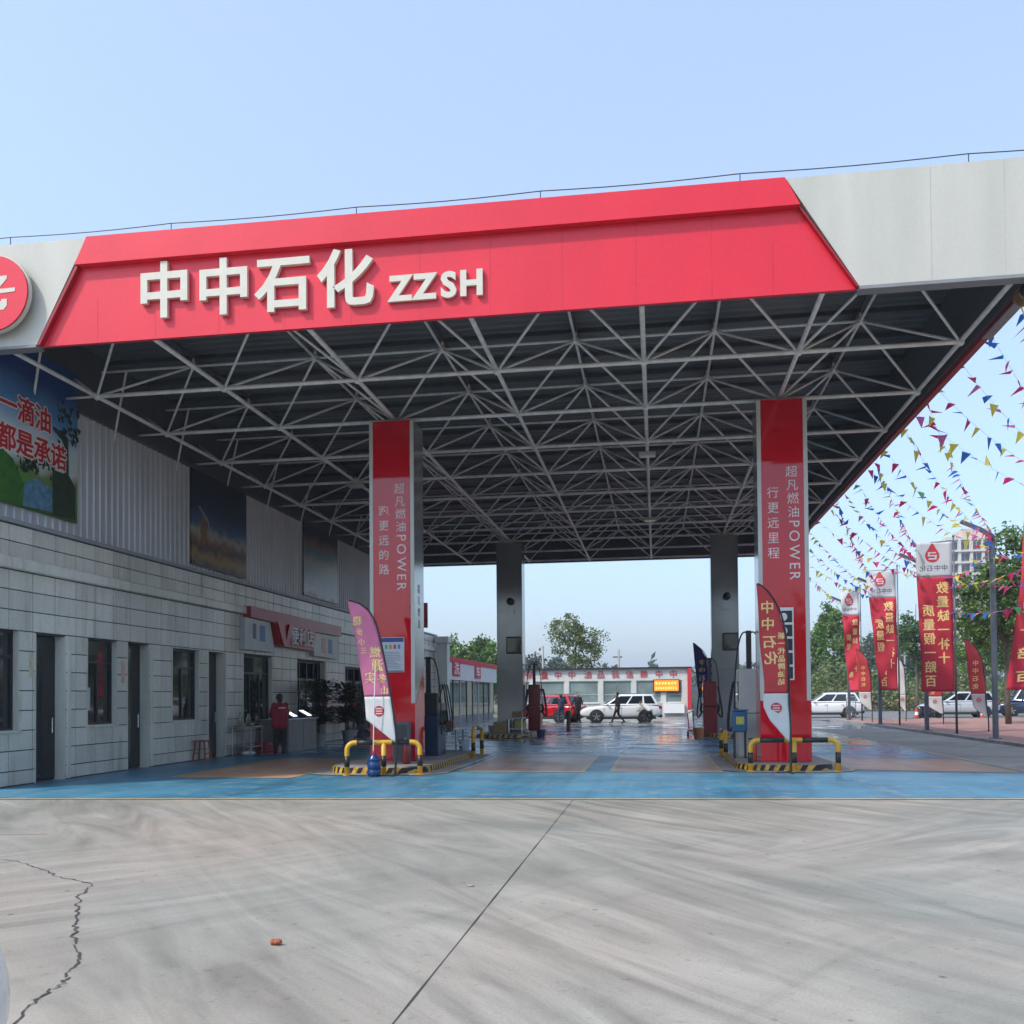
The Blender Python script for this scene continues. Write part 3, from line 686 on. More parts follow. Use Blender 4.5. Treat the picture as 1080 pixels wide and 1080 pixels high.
# round emblem on the left end
EX = (CAMP+(_r*((30.5-CX)/FPX)-_u*((312-CY)/FPX)+_f)*((-.44-CAMP.y)/(_r*((30.5-CX)/FPX)-_u*((312-CY)/FPX)+_f).y)).x-.70
em = MB(); em.lathe([(.70, .03), (.70, .09), (.69, .10)], (EX, -.44, 8.84), 'y', 40)
lg = em.build('emblem', M_letter, ff)
MB().lathe([(.672, 0), (.672, .03)], (EX, -.452, 8.84), 'y', 40).build('emblem_disc', M_red, lg)
t = MB(); ez = lambda a, b, d: (a+EX, -.453+d, b+8.84)
t.prism([(-.32, .27), (.28, .30), (.28, .24), (.10, .06), (.0, .06), (.0, .13), (-.32, .13)], ez, -.006, 0)
t.prism([(-.46, -.04), (.44, -.0), (.44, .07), (-.46, .05)], ez, -.0065, 0)
t.prism([(-.35, -.15), (.0, -.15), (.17, -.16), (.17, -.12), (.28, -.12), (.28, -.24), (.22, -.31), (-.35, -.31)], ez, -.006, 0)
t.build('emblem_mark', M_letter, lg)
MB().box(EX-.3, EX+.3, -.36, -.24, 8.75, 9.15).build('emblem_bracket', M_steel, lg)
# side, rear fascias
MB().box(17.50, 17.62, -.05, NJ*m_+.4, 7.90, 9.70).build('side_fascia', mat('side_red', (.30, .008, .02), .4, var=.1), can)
MB().box(17.455, 17.495, .0, NJ*m_+.25, 8.0, 9.5).build('side_lining', M_roof, can)
MB().box(17.47, 17.64, -.02, 2.3, 7.87, 7.895).build('soffit_trim', MATS['soffit_grey'], can)
MB().box(-.84, 17.49, NJ*m_+.26, NJ*m_+.40, 7.98, 9.84).build('rear_fascia', M_purl, can)
# lightning wire along the top edge
lw = MB(); xs = [-3.2, .22, 3.35, 6.74, 9.9, 13.11, 16.54, 19.7]
pts = []
for a, b_ in zip(xs[:-1], xs[1:]):
    for k in range(6): t_ = k/6; x = a+(b_-a)*t_; pts.append((x, -.12, 10.00-.006*x-.03*math.sin(math.pi*t_)))
lw.tube([p for p in pts if p[0] < 17.7], .009, 5); lo = lw.build('lightning_wire', M_frame, can)
for x in xs[:-1]: MB().tube([(x, -.12, ZT-.1), (x, -.12, 10.005-.006*x)], .008, 5).build('wire_post', M_frame, lo)
# lamps under the space frame
def canopy_lamp(x, y, lab):
    t = thing('canopy_lamp', lab, 'lamp', (x, y, H-.1), group='lamps under the canopy')
    MB().box(x-.22, x+.22, y-.15, y+.15, H-.16, H-.06).build('housing', mat('lamp_housing', (.5, .5, .48), .4, var=.05), t, bevel=.02)
    MB().box(x-.19, x+.19, y-.12, y+.12, H-.166, H-.161).build('diffuser', mat('lamp_glass', (.7, .7, .66), .2, var=.05), t)
    MB().box(x-.03, x+.03, y-.03, y+.03, H-.06, H+.02).build('bracket', M_steel, t)
canopy_lamp(4*m_, 3.3*m_, 'rectangular lamp under the canopy, nearest to the fascia letters side')
canopy_lamp(4*m_, 6.5*m_, 'small rectangular lamp hanging deep under the canopy between the rear pillars')
canopy_lamp(1*m_, 4*m_, 'rectangular lamp under the canopy near the shop wall')
# floodlight at the front right corner
t = thing('floodlight', 'brass coloured floodlight at the right front corner of the canopy', 'lamp', (17.45, .25, 7.8))
MB().lathe([(.05, 0), (.13, .05), (.15, .22), (.16, .24)], (17.45, .1, 7.80), 'y', 14).build('lamp_head', mat('brass', (.28, .17, .07), .35, metal=.6, var=.2), t)
MB().lathe([(.14, 0), (.14, .006)], (17.45, .095, 7.80), 'y', 14).build('lens', M_glassd, t)
MB().box(17.42, 17.48, .2, .26, 7.9, 8.08).build('bracket', M_steel, t)

# =================================================================== PILLARS
def pillar(i, j, front, lab):
    x, y = i*m_, j*m_; w, d = .525, .45; y0 = y-d
    p = thing('canopy_pillar', lab, 'pillar', (x, y, 0))
    ztop = 7.93
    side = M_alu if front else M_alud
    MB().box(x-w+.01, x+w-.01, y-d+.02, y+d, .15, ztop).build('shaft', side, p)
    c = MB(); c.lathe([(.30, 0), (.12, .10), (.10, .12)], (x, y, ztop+.002), 'z', 10); c.build('bearing_head', M_steel, p)
    if front:
        MB().box(x-w+.09, x+w-.09, y0-.004, y0+.019, .16, ztop).build('red_panel', M_redgloss, p)
        for s_ in (-1, 1):
            a, b_ = sorted((x+s_*w, x+s_*(w-.088)))
            MB().box(a, b_, y0-.012, y0+.019, 1.46, ztop).build('trim', M_trim, p, bevel=.008)
            MB().box(a, b_, y0-.006, y0+.019, .16, 1.458).build('red_base', M_redgloss, p)
            # lower red wedge on the side face
            xs_ = x+s_*(w-.01); fn = lambda a, b, dd: (xs_+s_*dd, a, b)
            MB().prism([(y0+.02, .16), (y+d, .16), (y+d, 2.35), (y0+.02, 1.35)], fn, 0, .004).build('red_wedge', M_redgloss, p)
    else:
        for s_ in (-1, 1):
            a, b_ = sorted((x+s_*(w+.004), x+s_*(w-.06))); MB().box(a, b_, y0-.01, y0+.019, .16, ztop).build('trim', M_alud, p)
        for z in (2.6, 5.1): MB().box(x-w+.06, x+w-.06, y0+.0185, y0+.0195, z, z+.008).build('panel_seam', M_frame, p)
    return p, x, y0
M_dtext = mat('print_dark', (.06, .02, .025), .5, var=0)
pL, xL, yL = pillar(2, 2, True, 'front left red pillar with white vertical lettering and a notice board')
pR, xR, yR = pillar(5, 2, True, 'front right red pillar with white vertical lettering beside the bunting')
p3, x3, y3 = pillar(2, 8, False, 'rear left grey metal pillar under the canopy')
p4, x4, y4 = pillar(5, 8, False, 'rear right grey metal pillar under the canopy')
def column_text(p, x, y0, xa, xb, second, zs, pitch):
    t = MB()
    for k, ch in enumerate('超凡燃油'): cjk(t, ch, (xa+.012*k, y0-.0075, 6.36-k*.29), (1, 0, 0), (0, 0, 1), .25)
    zz = 5.30
    for ch in 'POWER':
        b_ = gbox(ch); wd = (b_[1]-b_[0])*.30/EMH
        cjk(t, ch, (xa+.05, y0-.0075, zz-wd/2), (0, 0, -1), (1, 0, 0), .30, lat=True); zz -= wd+.075
    for k, ch in enumerate(second): cjk(t, ch, (xb, y0-.0075, zs-k*pitch), (1, 0, 0), (0, 0, 1), .25)
    t.build('lettering', M_wtext, p)
column_text(pL, xL, yL, 5.95, 5.58, '跑更远的路', 5.86, .335)
column_text(pR, xR, yR, 14.60, 14.21, '行更远里程', 5.92, .325)
t = MB()
for k, ch in enumerate('超凡燃油'): cjk(t, ch, (xL+.5205, 5.75, 4.1-k*.27), (0, 1, 0), (0, 0, 1), .22)
t.build('side_lettering', M_dtext, pL)
# notice board on the left pillar
nb_ = thing('notice_board', 'white notice board with blue header on the front left red pillar', 'notice', (5.77, yL, 2.2))
MB().box(5.50, 6.05, yL-.030, yL-.006, 2.17, 2.97).build('board', mat('board_white', (.55, .58, .62), .3, var=.05), nb_, bevel=.006)
MB().box(5.515, 6.035, yL-.0325, yL-.0305, 2.86, 2.955).build('header', mat('board_blue', (.02, .06, .25), .4, var=.1), nb_)
MB().box(5.515, 6.035, yL-.0325, yL-.0305, 2.185, 2.21).build('footer', MATS['board_blue'], nb_)
t = MB(); rr = random.Random(5)
for r_ in range(11):
    z = 2.62-r_*.036; t.box(5.55, 5.55+rr.uniform(.28, .44), yL-.0322, yL-.0306, z, z+.012)
t.build('printed_lines', mat('ink_grey', (.2, .22, .24), .5, var=0), nb_)
for k, c in enumerate(((.1, .4, .12), (.6, .25, .05), (.55, .05, .04), (.1, .2, .5))):
    MB().box(5.60+k*.10, 5.66+k*.10, yL-.0322, yL-.0306, 2.70, 2.80).build('printed_icon', mat('icon_%d' % k, c, .5, var=0), nb_)
# framed black panel on the right pillar
nb_ = thing('framed_panel', 'tall black panel in a white frame on the front right red pillar', 'sign', (14.48, yR, 1.9))
MB().box(14.32, 14.60, yR-.02, yR-.006, 1.90, 3.45).build('frame', M_wtext, nb_, bevel=.004)
for k in range(5):
    z = 3.40-k*.30
    MB().box(14.35, 14.57, yR-.024, yR-.0205, z-.27, z-.02).build('black_field', M_blk, nb_)
    MB().prism([(14.37+.07*math.cos(a), z-.15+.085*math.sin(a)) for a in [q*math.pi/6 for q in range(12)]], lambda a, b, d: (a+.03, yR-.0245+d, b), -.002, 0).build('white_mark', M_wtext, nb_)

# cameras, boxes on the rear pillars
for (x, y, nm) in ((x3+.05, y3, 'left'), (x4+.08, y4, 'right')):
    t = thing('security_camera', 'black dome camera on the rear %s grey pillar' % nm, 'camera', (x, y, 5.2))
    MB().sphere((x, y-.16, 5.5), .15, 12).build('dome', M_blk, t, smooth=True)
    MB().box(x-.05, x+.05, y-.12, y-.012, 5.42, 5.58).build('bracket', M_frame, t)
    MB().box(x-.16, x+.16, y-.06, y-.012, 4.98, 5.28).build('junction_box', M_alud, t)
    MB().box(x-.17, x-.02, y-.5, y-.012, 3.35, 3.37).build('bracket', M_frame, t) if False else None
    t = thing('screen_box', 'dark flat display box hung on the rear %s grey pillar' % nm, 'screen', (x+.1, y, 3.4))
    MB().box(x-.18, x+.42, y-.10, y-.012, 3.35, 4.05).build('case', M_frame, t, bevel=.01)
    MB().box(x-.14, x+.38, y-.104, y-.1005, 3.42, 3.98).build('screen', M_glassd, t)

# =================================================================== PUMP ISLANDS, RAILS, DISPENSERS
def island(x0, x1, y0, y1, lab):
    r = .75; poly = []
    for (cx, cy, a0) in ((x1-r, y1-r, 0), (x0+r, y1-r, 90), (x0+r, y0+r, 180), (x1-r, y0+r, 270)):
        for k in range(9): a = R(a0+k*90/8); poly.append((cx+r*math.cos(a), cy+r*math.sin(a)))
    t = thing('pump_island', lab, 'island', ((x0+x1)/2, (y0+y1)/2, 0))
    fn = lambda a, b, d: (a, b, d)
    MB().prism(poly, fn, 0, .135).build('kerb_face', M_stripe, t, bevel=.006)
    cx, cy = (x0+x1)/2, (y0+y1)/2
    MB().prism([(cx+(a-cx)*.955, cy+(b-cy)*.985) for a, b in poly], fn, .136, .15).build('deck', M_islc, t)
    # pale painted surround on the floor with a yellow line
    e = [(cx+(a-cx)*1.36, cy+(b-cy)*1.12) for a, b in poly]
    sheet('island_surround', e, M_islc, .0165)
    strip('surround_line', e+[e[0]], .09, M_yline, .019, apron)
island(4.72, 6.92, 3.55, 9.9, 'striped pump island under the front left pillar')
island(13.35, 15.38, 4.72, 10.3, 'striped pump island under the front right pillar')
island(4.7, 6.9, 20.2, 26.5, 'pump island under the rear left pillar')
island(13.4, 15.4, 20.2, 26.5, 'pump island under the rear right pillar')

def arch_rail(pts_fn, w, h, lab, mid=True, loc=(0, 0, 0)):
    """pipe guard: local coordinates a (along), z (up)"""
    t = thing('guard_rail', lab, 'guard rail', loc); r = .052; c = .15
    path = [(0, 0)]
    path += [(0, h-c)]+[(c-c*math.cos(R(k*15)), h-c+c*math.sin(R(k*15))) for k in range(1, 6)]+[(c, h)]
    path += [(w-c, h)]+[(w-c+c*math.sin(R(k*15)), h-c+c*math.cos(R(k*15))) for k in range(1, 6)]+[(w, h-c), (w, 0)]
    MB().tube([pts_fn(a, z) for a, z in path], r, 12).build('pipe', M_yel, t, smooth=True)
    if mid: MB().tube([pts_fn(w/2, 0), pts_fn(w/2, h)], r*.98, 12).build('post', M_yel, t, smooth=True)
    q = r+.003; posts = [0, w]+([w/2] if mid else [])
    for a in posts: MB().tube([pts_fn(a, .17), pts_fn(a, .39)], q, 12).build('black_band', M_blk, t, smooth=True)
    if mid: segs = ((.19, w/2-.2), (w/2+.16, w-.19-.02))
    else: segs = ((.3, w-.3),)
    for a, b_ in segs: MB().tube([pts_fn(a, h), pts_fn(b_, h)], q, 12).build('black_band', M_blk, t, smooth=True)
    for a in posts:
        p = pts_fn(a, 0); MB().lathe([(.09, 0), (.09, .012)], (p[0], p[1], p[2]), 'z', 10).build('base_plate', M_yel, t)
arch_rail(lambda a, z: (5.45+a, 3.05+a*.27, z+.02), 1.43, .66, 'yellow and black pipe guard in front of the front left pillar', loc=(6.1, 3.2, 0))
arch_rail(lambda a, z: (13.59+a, 4.50+a*.06, z+.02), 1.75, .64, 'yellow and black pipe guard in front of the front right pillar', loc=(14.4, 4.5, 0))
arch_rail(lambda a, z: (13.36, 8.2+a, z+.02), 1.7, .66, 'yellow and black pipe guard along the side of the right pump island', False, (13.36, 9, 0))
arch_rail(lambda a, z: (6.98, 8.6+a, z+.02), 1.2, .75, 'yellow and black pipe guard along the side of the left pump island', False, (6.98, 9, 0))

M_disp = mat('dispenser_white', (.5, .5, .48), .3, var=.08); M_dred = mat('dispenser_red', (.22, .006, .014), .25, var=.1); M_dblue = mat('dispenser_blue', (.015, .035, .08), .35, var=.15)
def dispenser(x, y, lab, top, bot, h=2.05):
    t = thing('fuel_dispenser', lab, 'fuel pump', (x, y, .15))
    MB().box(x-.26, x+.26, y-.42, y+.42, .15, 1.15).build('cabinet', bot, t, bevel=.02)
    MB().box(x-.25, x+.25, y-.41, y+.41, 1.16, h).build('head', top, t, bevel=.03)
    for s_ in (-1, 1):
        a, b_ = sorted((x+s_*.252, x+s_*.262)); MB().box(a, b_, y-.28, y+.28, 1.45, 1.9).build('display', M_glassd, t)
        for q in (-.25, 0, .25):
            n_ = MB().tube([(x+s_*.27, y+q, .92), (x+s_*.34, y+q, 1.02), (x+s_*.31, y+q, 1.2), (x+s_*.28, y+q+.05, 1.26)], [.03, .035, .03, .02], 8).build('nozzle', M_blk, t, smooth=True)
            ps = [(x+s_*.31, y+q, .92)]
            for k in range(1, 13):
                u = k/12; ps.append((x+s_*(.31+.16*math.sin(math.pi*u)), y+q+.10*u, .92-.62*math.sin(math.pi*min(1, u*1.05))*(1-u*.2)+u*1.0))
            MB().tube(ps, .017, 6).build('hose', M_rubber, t, smooth=True)
    MB().box(x-.06, x+.06, y-.36, y-.28, h, h+.9).build('hose_mast', M_frame, t)
    for s_ in (-1, 1):
        ps = [(x+s_*.05, y-.32, h+.85)]+[(x+s_*(.05+.30*math.sin(u*1.5)), y-.36-.05*u, h+.85-1.9*u*u+.12*math.sin(u*3)) for u in [k/14 for k in range(1, 15)]]
        MB().tube(ps, .018, 6).build('hose', M_rubber, t, smooth=True)
dispenser(6.12, 7.6, 'dark blue fuel dispenser with black hoses behind the front left pillar', mat('dispenser_dark', (.03, .033, .04), .3, var=.15), M_dblue, 1.7)
dispenser(13.85, 7.6, 'pale fuel dispenser with hanging hoses behind the front right pillar', M_disp, M_disp, 2.2)
dispenser(6.55, 24.6, 'dark red fuel dispenser beside the rear left pillar', M_dred, M_dred, 2.1)
dispenser(13.7, 21.2, 'dark red fuel dispenser in front of the rear right pillar', M_dred, M_dred, 2.1)

# clutter on the islands
def tub(x, y, z, r, h, m, lab, name='bucket', cat='bucket', taper=.82):
    t = thing(name, lab, cat, (x, y, z))
    MB().lathe([(r*taper, 0), (r, h), (r*1.05, h), (r*1.05, h-.03)], (x, y, z), 'z', 16).build('body', m, t, smooth=False)
    MB().lathe([(r*.93, 0), (r*.93, .004)], (x, y, z+h-.02), 'z', 16).build('content', M_dark, t)
    MB().tube([(x+r*math.cos(a), y, z+h*.98+r*.55*math.sin(a)) for a in [k*math.pi/8 for k in range(9)]], .006, 5).build('handle', M_steelbr, t)
tub(6.1, 3.02, .0, .01, .01, M_dark, 'x') if False else None
t = thing('water_jug', 'dark blue plastic water jug standing before the left pipe guard', 'jug', (6.05, 2.95, 0))
MB().lathe([(.10, 0), (.13, .015), (.135, .10), (.12, .115), (.12, .14), (.135, .155), (.135, .26), (.12, .275), (.12, .30), (.135, .315), (.13, .35), (.05, .43), (.04, .45)], (6.05, 2.95, .02), 'z', 18).build('body', mat('jug_blue', (.012, .045, .15), .2, var=.15), t, smooth=True)
MB().lathe([(.045, 0), (.045, .05)], (6.05, 2.95, .47), 'z', 12).build('cap', mat('cap_red', (.45, .02, .02), .4, var=.1), t)
M_bin = mat('bin_blue', (.02, .13, .28), .4, var=.12)
t = thing('blue_bin', 'small blue plastic bin with yellow label on the right pump island', 'bin', (13.55, 6.6, .15))
MB().box(13.40, 13.72, 6.45, 6.75, .75, 1.22).build('body', M_bin, t, bevel=.03)
MB().box(13.38, 13.74, 6.43, 6.77, 1.22, 1.26).build('lid', M_bin, t, bevel=.015)
MB().box(13.47, 13.65, 6.442, 6.449, .92, 1.10).build('label', mat('bin_label', (.5, .55, .12), .5, var=.3, scale=20), t)
for dx in (-.12, .12):
    for dy in (-.11, .11): MB().box(13.56+dx-.015, 13.56+dx+.015, 6.6+dy-.015, 6.6+dy+.015, .15, .75).build('leg', M_frame, t)
t = thing('fire_extinguisher', 'orange red fire extinguisher on the right pump island', 'extinguisher', (13.78, 5.35, .15))
MB().lathe([(.07, 0), (.09, .02), (.09, .36), (.05, .43), (.03, .45)], (13.72, 5.35, .15), 'z', 14).build('cylinder', mat('ext_red', (.50, .05, .02), .3, var=.1), t, smooth=True)
MB().tube([(13.72, 5.35, .6), (13.72, 5.35, .66), (13.62, 5.35, .64)], .018, 6).build('valve', M_blk, t)
t = thing('fire_extinguisher', 'dark fire extinguisher box foot at the front left pillar', 'extinguisher', (6.02, 4.6, .15))
MB().lathe([(.07, 0), (.09, .02), (.09, .36), (.05, .43), (.03, .45)], (6.3, 4.5, .15), 'z', 14).build('cylinder', mat('ext_dark', (.20, .02, .02), .3, var=.1), t, smooth=True)
MB().tube([(6.3, 4.5, .6), (6.3, 4.5, .66), (6.4, 4.5, .64)], .018, 6).build('valve', M_blk, t)
t = thing('oil_cabinet', 'small dark grey cabinet at the foot of the front left pillar', 'cabinet', (6.0, 5.0, .15))
MB().box(5.85, 6.22, 5.0, 5.25, .15, 1.05).build('body', mat('cab_grey', (.10, .105, .115), .4, var=.1), t, bevel=.01)
MB().box(5.89, 6.18, 4.993, 4.999, .2, .98).build('door', mat('cab_dark', (.05, .052, .06), .35, var=.1), t)
MB().box(6.14, 6.16, 4.985, 4.992, .55, .7).build('handle', M_steelbr, t)
M_wood = mat('wood_board', (.34, .19, .09), .6, var=.2, scale=6); M_boxg = mat('carton', (.32, .22, .12), .8, var=.15); M_clean = mat('white_goods', (.55, .56, .58), .4, var=.08)
def worktable(x, y, lab):
    t = thing('work_table', lab, 'table', (x, y, .15)); L, w = .5, .3
    MB().box(x-w, x+w, y-L, y+L, .72, .76).build('top', M_clean, t, bevel=.006)
    for a in (-1, 1):
        for b_ in (-1, 1): MB().box(x+a*(w-.04)-.02, x+a*(w-.04)+.02, y+b_*(L-.04)-.02, y+b_*(L-.04)+.02, .15, .72).build('leg', M_steelbr, t)
    MB().box(x-w+.03, x+w-.03, y-L+.03, y+L-.03, .3, .33).build('shelf', M_clean, t)
worktable(6.25, 9.1, 'small white work table behind the left pump island dispenser'); worktable(6.2, 21.6, 'white work table in front of the rear left pillar')
def carton(x, y, z, w, d, h, m, lab):
    t = thing('carton', lab, 'box', (x, y, z)); MB().box(x-w/2, x+w/2, y-d/2, y+d/2, z, z+h).build('body', m, t, bevel=.006)
    MB().box(x-.03, x+.03, y-d/2-.001, y+d/2+.001, z+h-.06, z+h+.0015).build('tape', mat('tape', (.45, .36, .2), .3, var=.1), t)
carton(6.2, 9.0, .76, .35, .3, .22, mat('carton_orange', (.45, .16, .05), .7, var=.15), 'orange brown box on the left island work table')
carton(6.25, 21.4, .76, .4, .35, .25, M_boxg, 'brown box on the work table before the rear left pillar')
carton(6.3, 21.8, .33, .4, .5, .3, mat('carton_yellow', (.45, .38, .08), .7, var=.15), 'yellowish box on the lower shelf before the rear left pillar')
carton(5.6, 21.2, .15, .5, .5, .45, M_boxg, 'large brown carton on the deck of the rear left island')
tub(6.55, 9.5, .15, .16, .3, mat('tub_pale', (.4, .46, .55), .4, var=.1), 'pale blue bucket on the left pump island')
tub(7.3, 20.4, .0, .17, .32, mat('tub_navy', (.02, .03, .12), .4, var=.1), 'dark blue bucket on the floor by the rear left island')
tub(5.2, 21.5, .15, .16, .3, mat('tub_white', (.5, .5, .52), .4, var=.1), 'white bucket on the rear left pump island')
tub(13.2, 19.6, .0, .2, .4, mat('tub_orange', (.42, .14, .04), .4, var=.1), 'orange bucket before the rear right island')
t = thing('brown_bollard', 'short brown bollard standing behind the rear left island', 'bollard', (7.7, 27.5, 0))
MB().lathe([(.14, 0), (.10, .05), (.09, .55), (.13, .6), (.13, .9), (.06, .95)], (7.7, 27.5, 0), 'z', 12).build('body', mat('bollard_brown', (.16, .08, .035), .5, var=.2), t, smooth=True)
t = thing('mop', 'mop leaning against the table before the rear left pillar', 'mop', (6.6, 21.0, .15))
MB().tube([(6.65, 21.0, .2), (6.5, 21.3, 1.55)], .012, 6).build('handle', mat('mop_red', (.4, .05, .04), .5, var=.1), t)
MB().sphere((6.66, 20.98, .22), .12, 8, (1, 1, .5)).build('head', M_clean, t)
t = thing('hand_cart', 'small black hand cart by the rear right pillar', 'cart', (13.1, 21, 0))
MB().tube([(13.1, 20.9, .3), (13.05, 20.7, .9), (13.05, 20.6, 1.0)], .018, 6).tube([(12.9, 20.9, .3), (12.85, 20.7, .9), (13.05, 20.6, 1.0)], .018, 6).build('handle', M_blk, t)
MB().box(12.85, 13.15, 20.6, 21.0, .24, .28).build('platform', M_blk, t)
for yy in (20.7, 20.95): MB().lathe([(.10, -.03), (.12, 0), (.10, .03)], (12.86, yy, .12), 'x', 14).build('wheel', M_rubber, t)

# =================================================================== CLUTTER AT THE SHOP FRONT
M_wred = mat('stool_red', (.30, .05, .03), .5, var=.2)
t = thing('wooden_stool', 'small reddish wooden stool against the tiled wall', 'stool', (.14, 7.3, 0))
MB().box(-.05, .29, 7.12, 7.46, .50, .54).build('seat', M_wred, t, bevel=.01)
for a in (-1, 1):
    for b_ in (-1, 1): MB().bar((.12+a*.17, 7.29+b_*.17, 0), (.12+a*.12, 7.29+b_*.12, .5), .035).build('leg', M_wred, t)
for a in (-1, 1): MB().bar((.12+a*.15, 7.14, .2), (.12+a*.15, 7.44, .2), .025).build('stretcher', M_wred, t)
t = thing('steel_table', 'small steel table with bags beside the shop counter', 'table', (.35, 9.6, 0))
MB().box(.02, .62, 9.15, 9.95, .80, .83).build('top', M_steelbr, t)
for x in (.05, .59):
    for y in (9.18, 9.92): MB().tube([(x, y, 0), (x, y, .8)], .014, 6).build('leg', M_steelbr, t)
MB().box(.05, .59, 9.18, 9.92, .25, .27).build('shelf', M_steelbr, t)
for k, (x, y, c, nm, r_) in enumerate(((.2, 9.35, (.35, .3, .12), 'amber', .05), (.4, 9.5, (.08, .2, .1), 'green', .045), (.25, 9.75, (.4, .36, .3), 'cream', .06), (.48, 9.8, (.12, .05, .04), 'dark', .055))):
    t = thing('bottle', '%s bottle on the steel table by the shop counter' % nm, 'bottle', (x, y, .83), group='bottles on the steel table')
    MB().lathe([(r_, 0), (r_, .2), (r_*.4, .28), (r_*.4, .33)], (x, y, .831), 'z', 12).build('body', mat('bottle_'+nm, c, .2, var=.1), t, smooth=True)
    MB().lathe([(r_*.45, 0), (r_*.45, .03)], (x, y, 1.162), 'z', 10).build('cap', M_blk, t)
o = MB().sphere((.42, 9.4, .08), .2, 10, (1, 1.1, .42)).build('white_bag', M_clean, smooth=True); tag(o, 'white bag on the floor under the steel table', 'bag')
t = thing('plastic_crate', 'red plastic crate on the floor by the shop counter', 'crate', (.5, 10.3, 0))
w = MB(); 
for z in (0, .09, .18, .27): w.box(.3, .32, 10.05, 10.55, z, z+.06).box(.68, .70, 10.05, 10.55, z, z+.06).box(.32, .68, 10.05, 10.07, z, z+.06).box(.32, .68, 10.53, 10.55, z, z+.06)
for x, y in ((.3, 10.05), (.68, 10.05), (.3, 10.53), (.68, 10.53)): w.box(x-.002, x+.022, y-.002, y+.022, 0, .33)
w.build('slatted_side', mat('crate_red', (.32, .015, .03), .5, var=.15), t); MB().box(.32, .68, 10.07, 10.53, .002, .02).build('floor', MATS['crate_red'], t)
tub(.75, 10.8, 0, .15, .32, mat('tub_pink', (.42, .24, .28), .5, var=.1), 'pale pink bucket beside the person in red')
# counter with two tilted screens
M_counter = mat('counter_grey', (.16, .16, .155), .4, var=.15, scale=2)
t = thing('service_counter', 'grey service counter with sloped top outside the shop', 'counter', (.55, 12.4, 0))
MB().box(.1, .95, 10.95, 13.3, 0, .95).build('body', M_counter, t, bevel=.015)
MB().box(.05, 1.0, 10.9, 13.35, .95, .99).build('top', M_steelbr, t, bevel=.006)
MB().box(.951, .962, 11.0, 12.1, .08, .9).build('panel', M_counter, t); MB().box(.951, .962, 12.15, 13.25, .08, .9).build('panel', M_counter, t)
for k, y in enumerate((11.55, 12.75)):
    tt = thing('tablet_screen', '%s lit tablet screen tilted on the shop counter' % ('nearer' if k == 0 else 'farther'), 'screen', (.75, y, .99))
    MB().prism([(.62, 1.22), (.98, 1.02), (.98, .995), (.62, .995)], lambda a, b, d: (a, d, b), y-.2, y+.2).build('stand', M_blk, tt)
    fn = lambda a, b, d: (.64+a+.01*d, y+b, 1.218-a*.5556+.02*d)
    MB().prism([(0, -.17), (.30, -.17), (.30, .17), (0, .17)], fn, .1, .3).build('screen', mat('lit_screen', (.75, .82, .9), .3, var=0, emit=.9), tt)
# potted plants and tyre display near the shop door
LEAF_D = leafmat('leaf_shade_plant', (.012, .03, .012), (.03, .06, .022))
def potted(x, y, h, lab, rnd, red=True):
    t = thing('potted_plant', lab, 'plant', (x, y, 0)); r_ = random.Random(rnd)
    MB().lathe([(.16, 0), (.24, .42), (.26, .45), (.22, .45)], (x, y, 0), 'z', 16).build('pot', mat('pot_grey', (.30, .30, .30), .4, var=.1), t)
    MB().tube([(x, y, .42), (x+.03, y, h*.6), (x, y+.03, h*.85)], [.025, .02, .012], 6).build('stem', M_bark, t)
    lv = MB()
    for k in range(1500):
        z = r_.choice([r_.uniform(h*.68, h), r_.uniform(h*.36, h*.60)]); a = r_.uniform(0, 6.28); d = r_.uniform(.05, .58)
        p = Vector((x+d*math.cos(a), y+d*math.sin(a), z)); u = Vector((math.cos(a), math.sin(a), r_.uniform(-.5, .7))).normalized()*r_.uniform(.13, .24); v = u.cross(Vector((0, 0, 1))).normalized()*r_.uniform(.04, .08)
        lv.face([p, p+u*.5+v, p+u, p+u*.5-v])
    lv.build('foliage', LEAF_D, t)
    if red:
        rb = MB(); rb.sphere((x+.22, y-.12, h*.66), .10, 8, (1, 1, 1.3)).sphere((x+.16, y-.2, h*.56), .07, 8, (.6, .6, 1.7)); rb.build('red_bow', mat('ribbon', (.35, .012, .025), .5, var=.2, scale=20), t)
potted(.75, 14.1, 2.15, 'dark potted plant with red bow right beside the shop counter', 1); potted(.85, 16.7, 2.1, 'dark potted plant with red bow left of the black tyre rack', 2)
t = thing('goods_rack', 'black rack stacked with dark goods near the shop door', 'rack', (.8, 18.2, 0))
for z in (.12, .45, .78, 1.11, 1.44): MB().box(.45, 1.15, 17.5, 19.0, z, z+.03).build('shelf', M_frame, t)
for x in (.45, 1.12):
    for y in (17.5, 18.97): MB().box(x, x+.03, y, y+.03, 0, 1.75).build('upright', M_frame, t)
r_ = random.Random(11)
for z in (.15, .48, .81, 1.14):
    y = 17.56
    while y < 18.8:
        w = r_.uniform(.16, .26); hh = r_.uniform(.14, .24); c = r_.choice([(.02, .022, .024), (.05, .05, .055), (.10, .10, .11), (.025, .03, .04)])
        tt = MB().lathe([(w*.42, 0), (w*.45, .02), (w*.45, hh*.8), (w*.25, hh), (w*.2, hh*1.08)], (.95, y+w/2, z), 'z', 10).build('oil_can', mat('can_%d' % int(c[2]*1000), c, .4, var=.2))
        tag(tt, 'small dark can on the black rack near the shop door', 'can', 'cans on the black rack'); y += w+.02

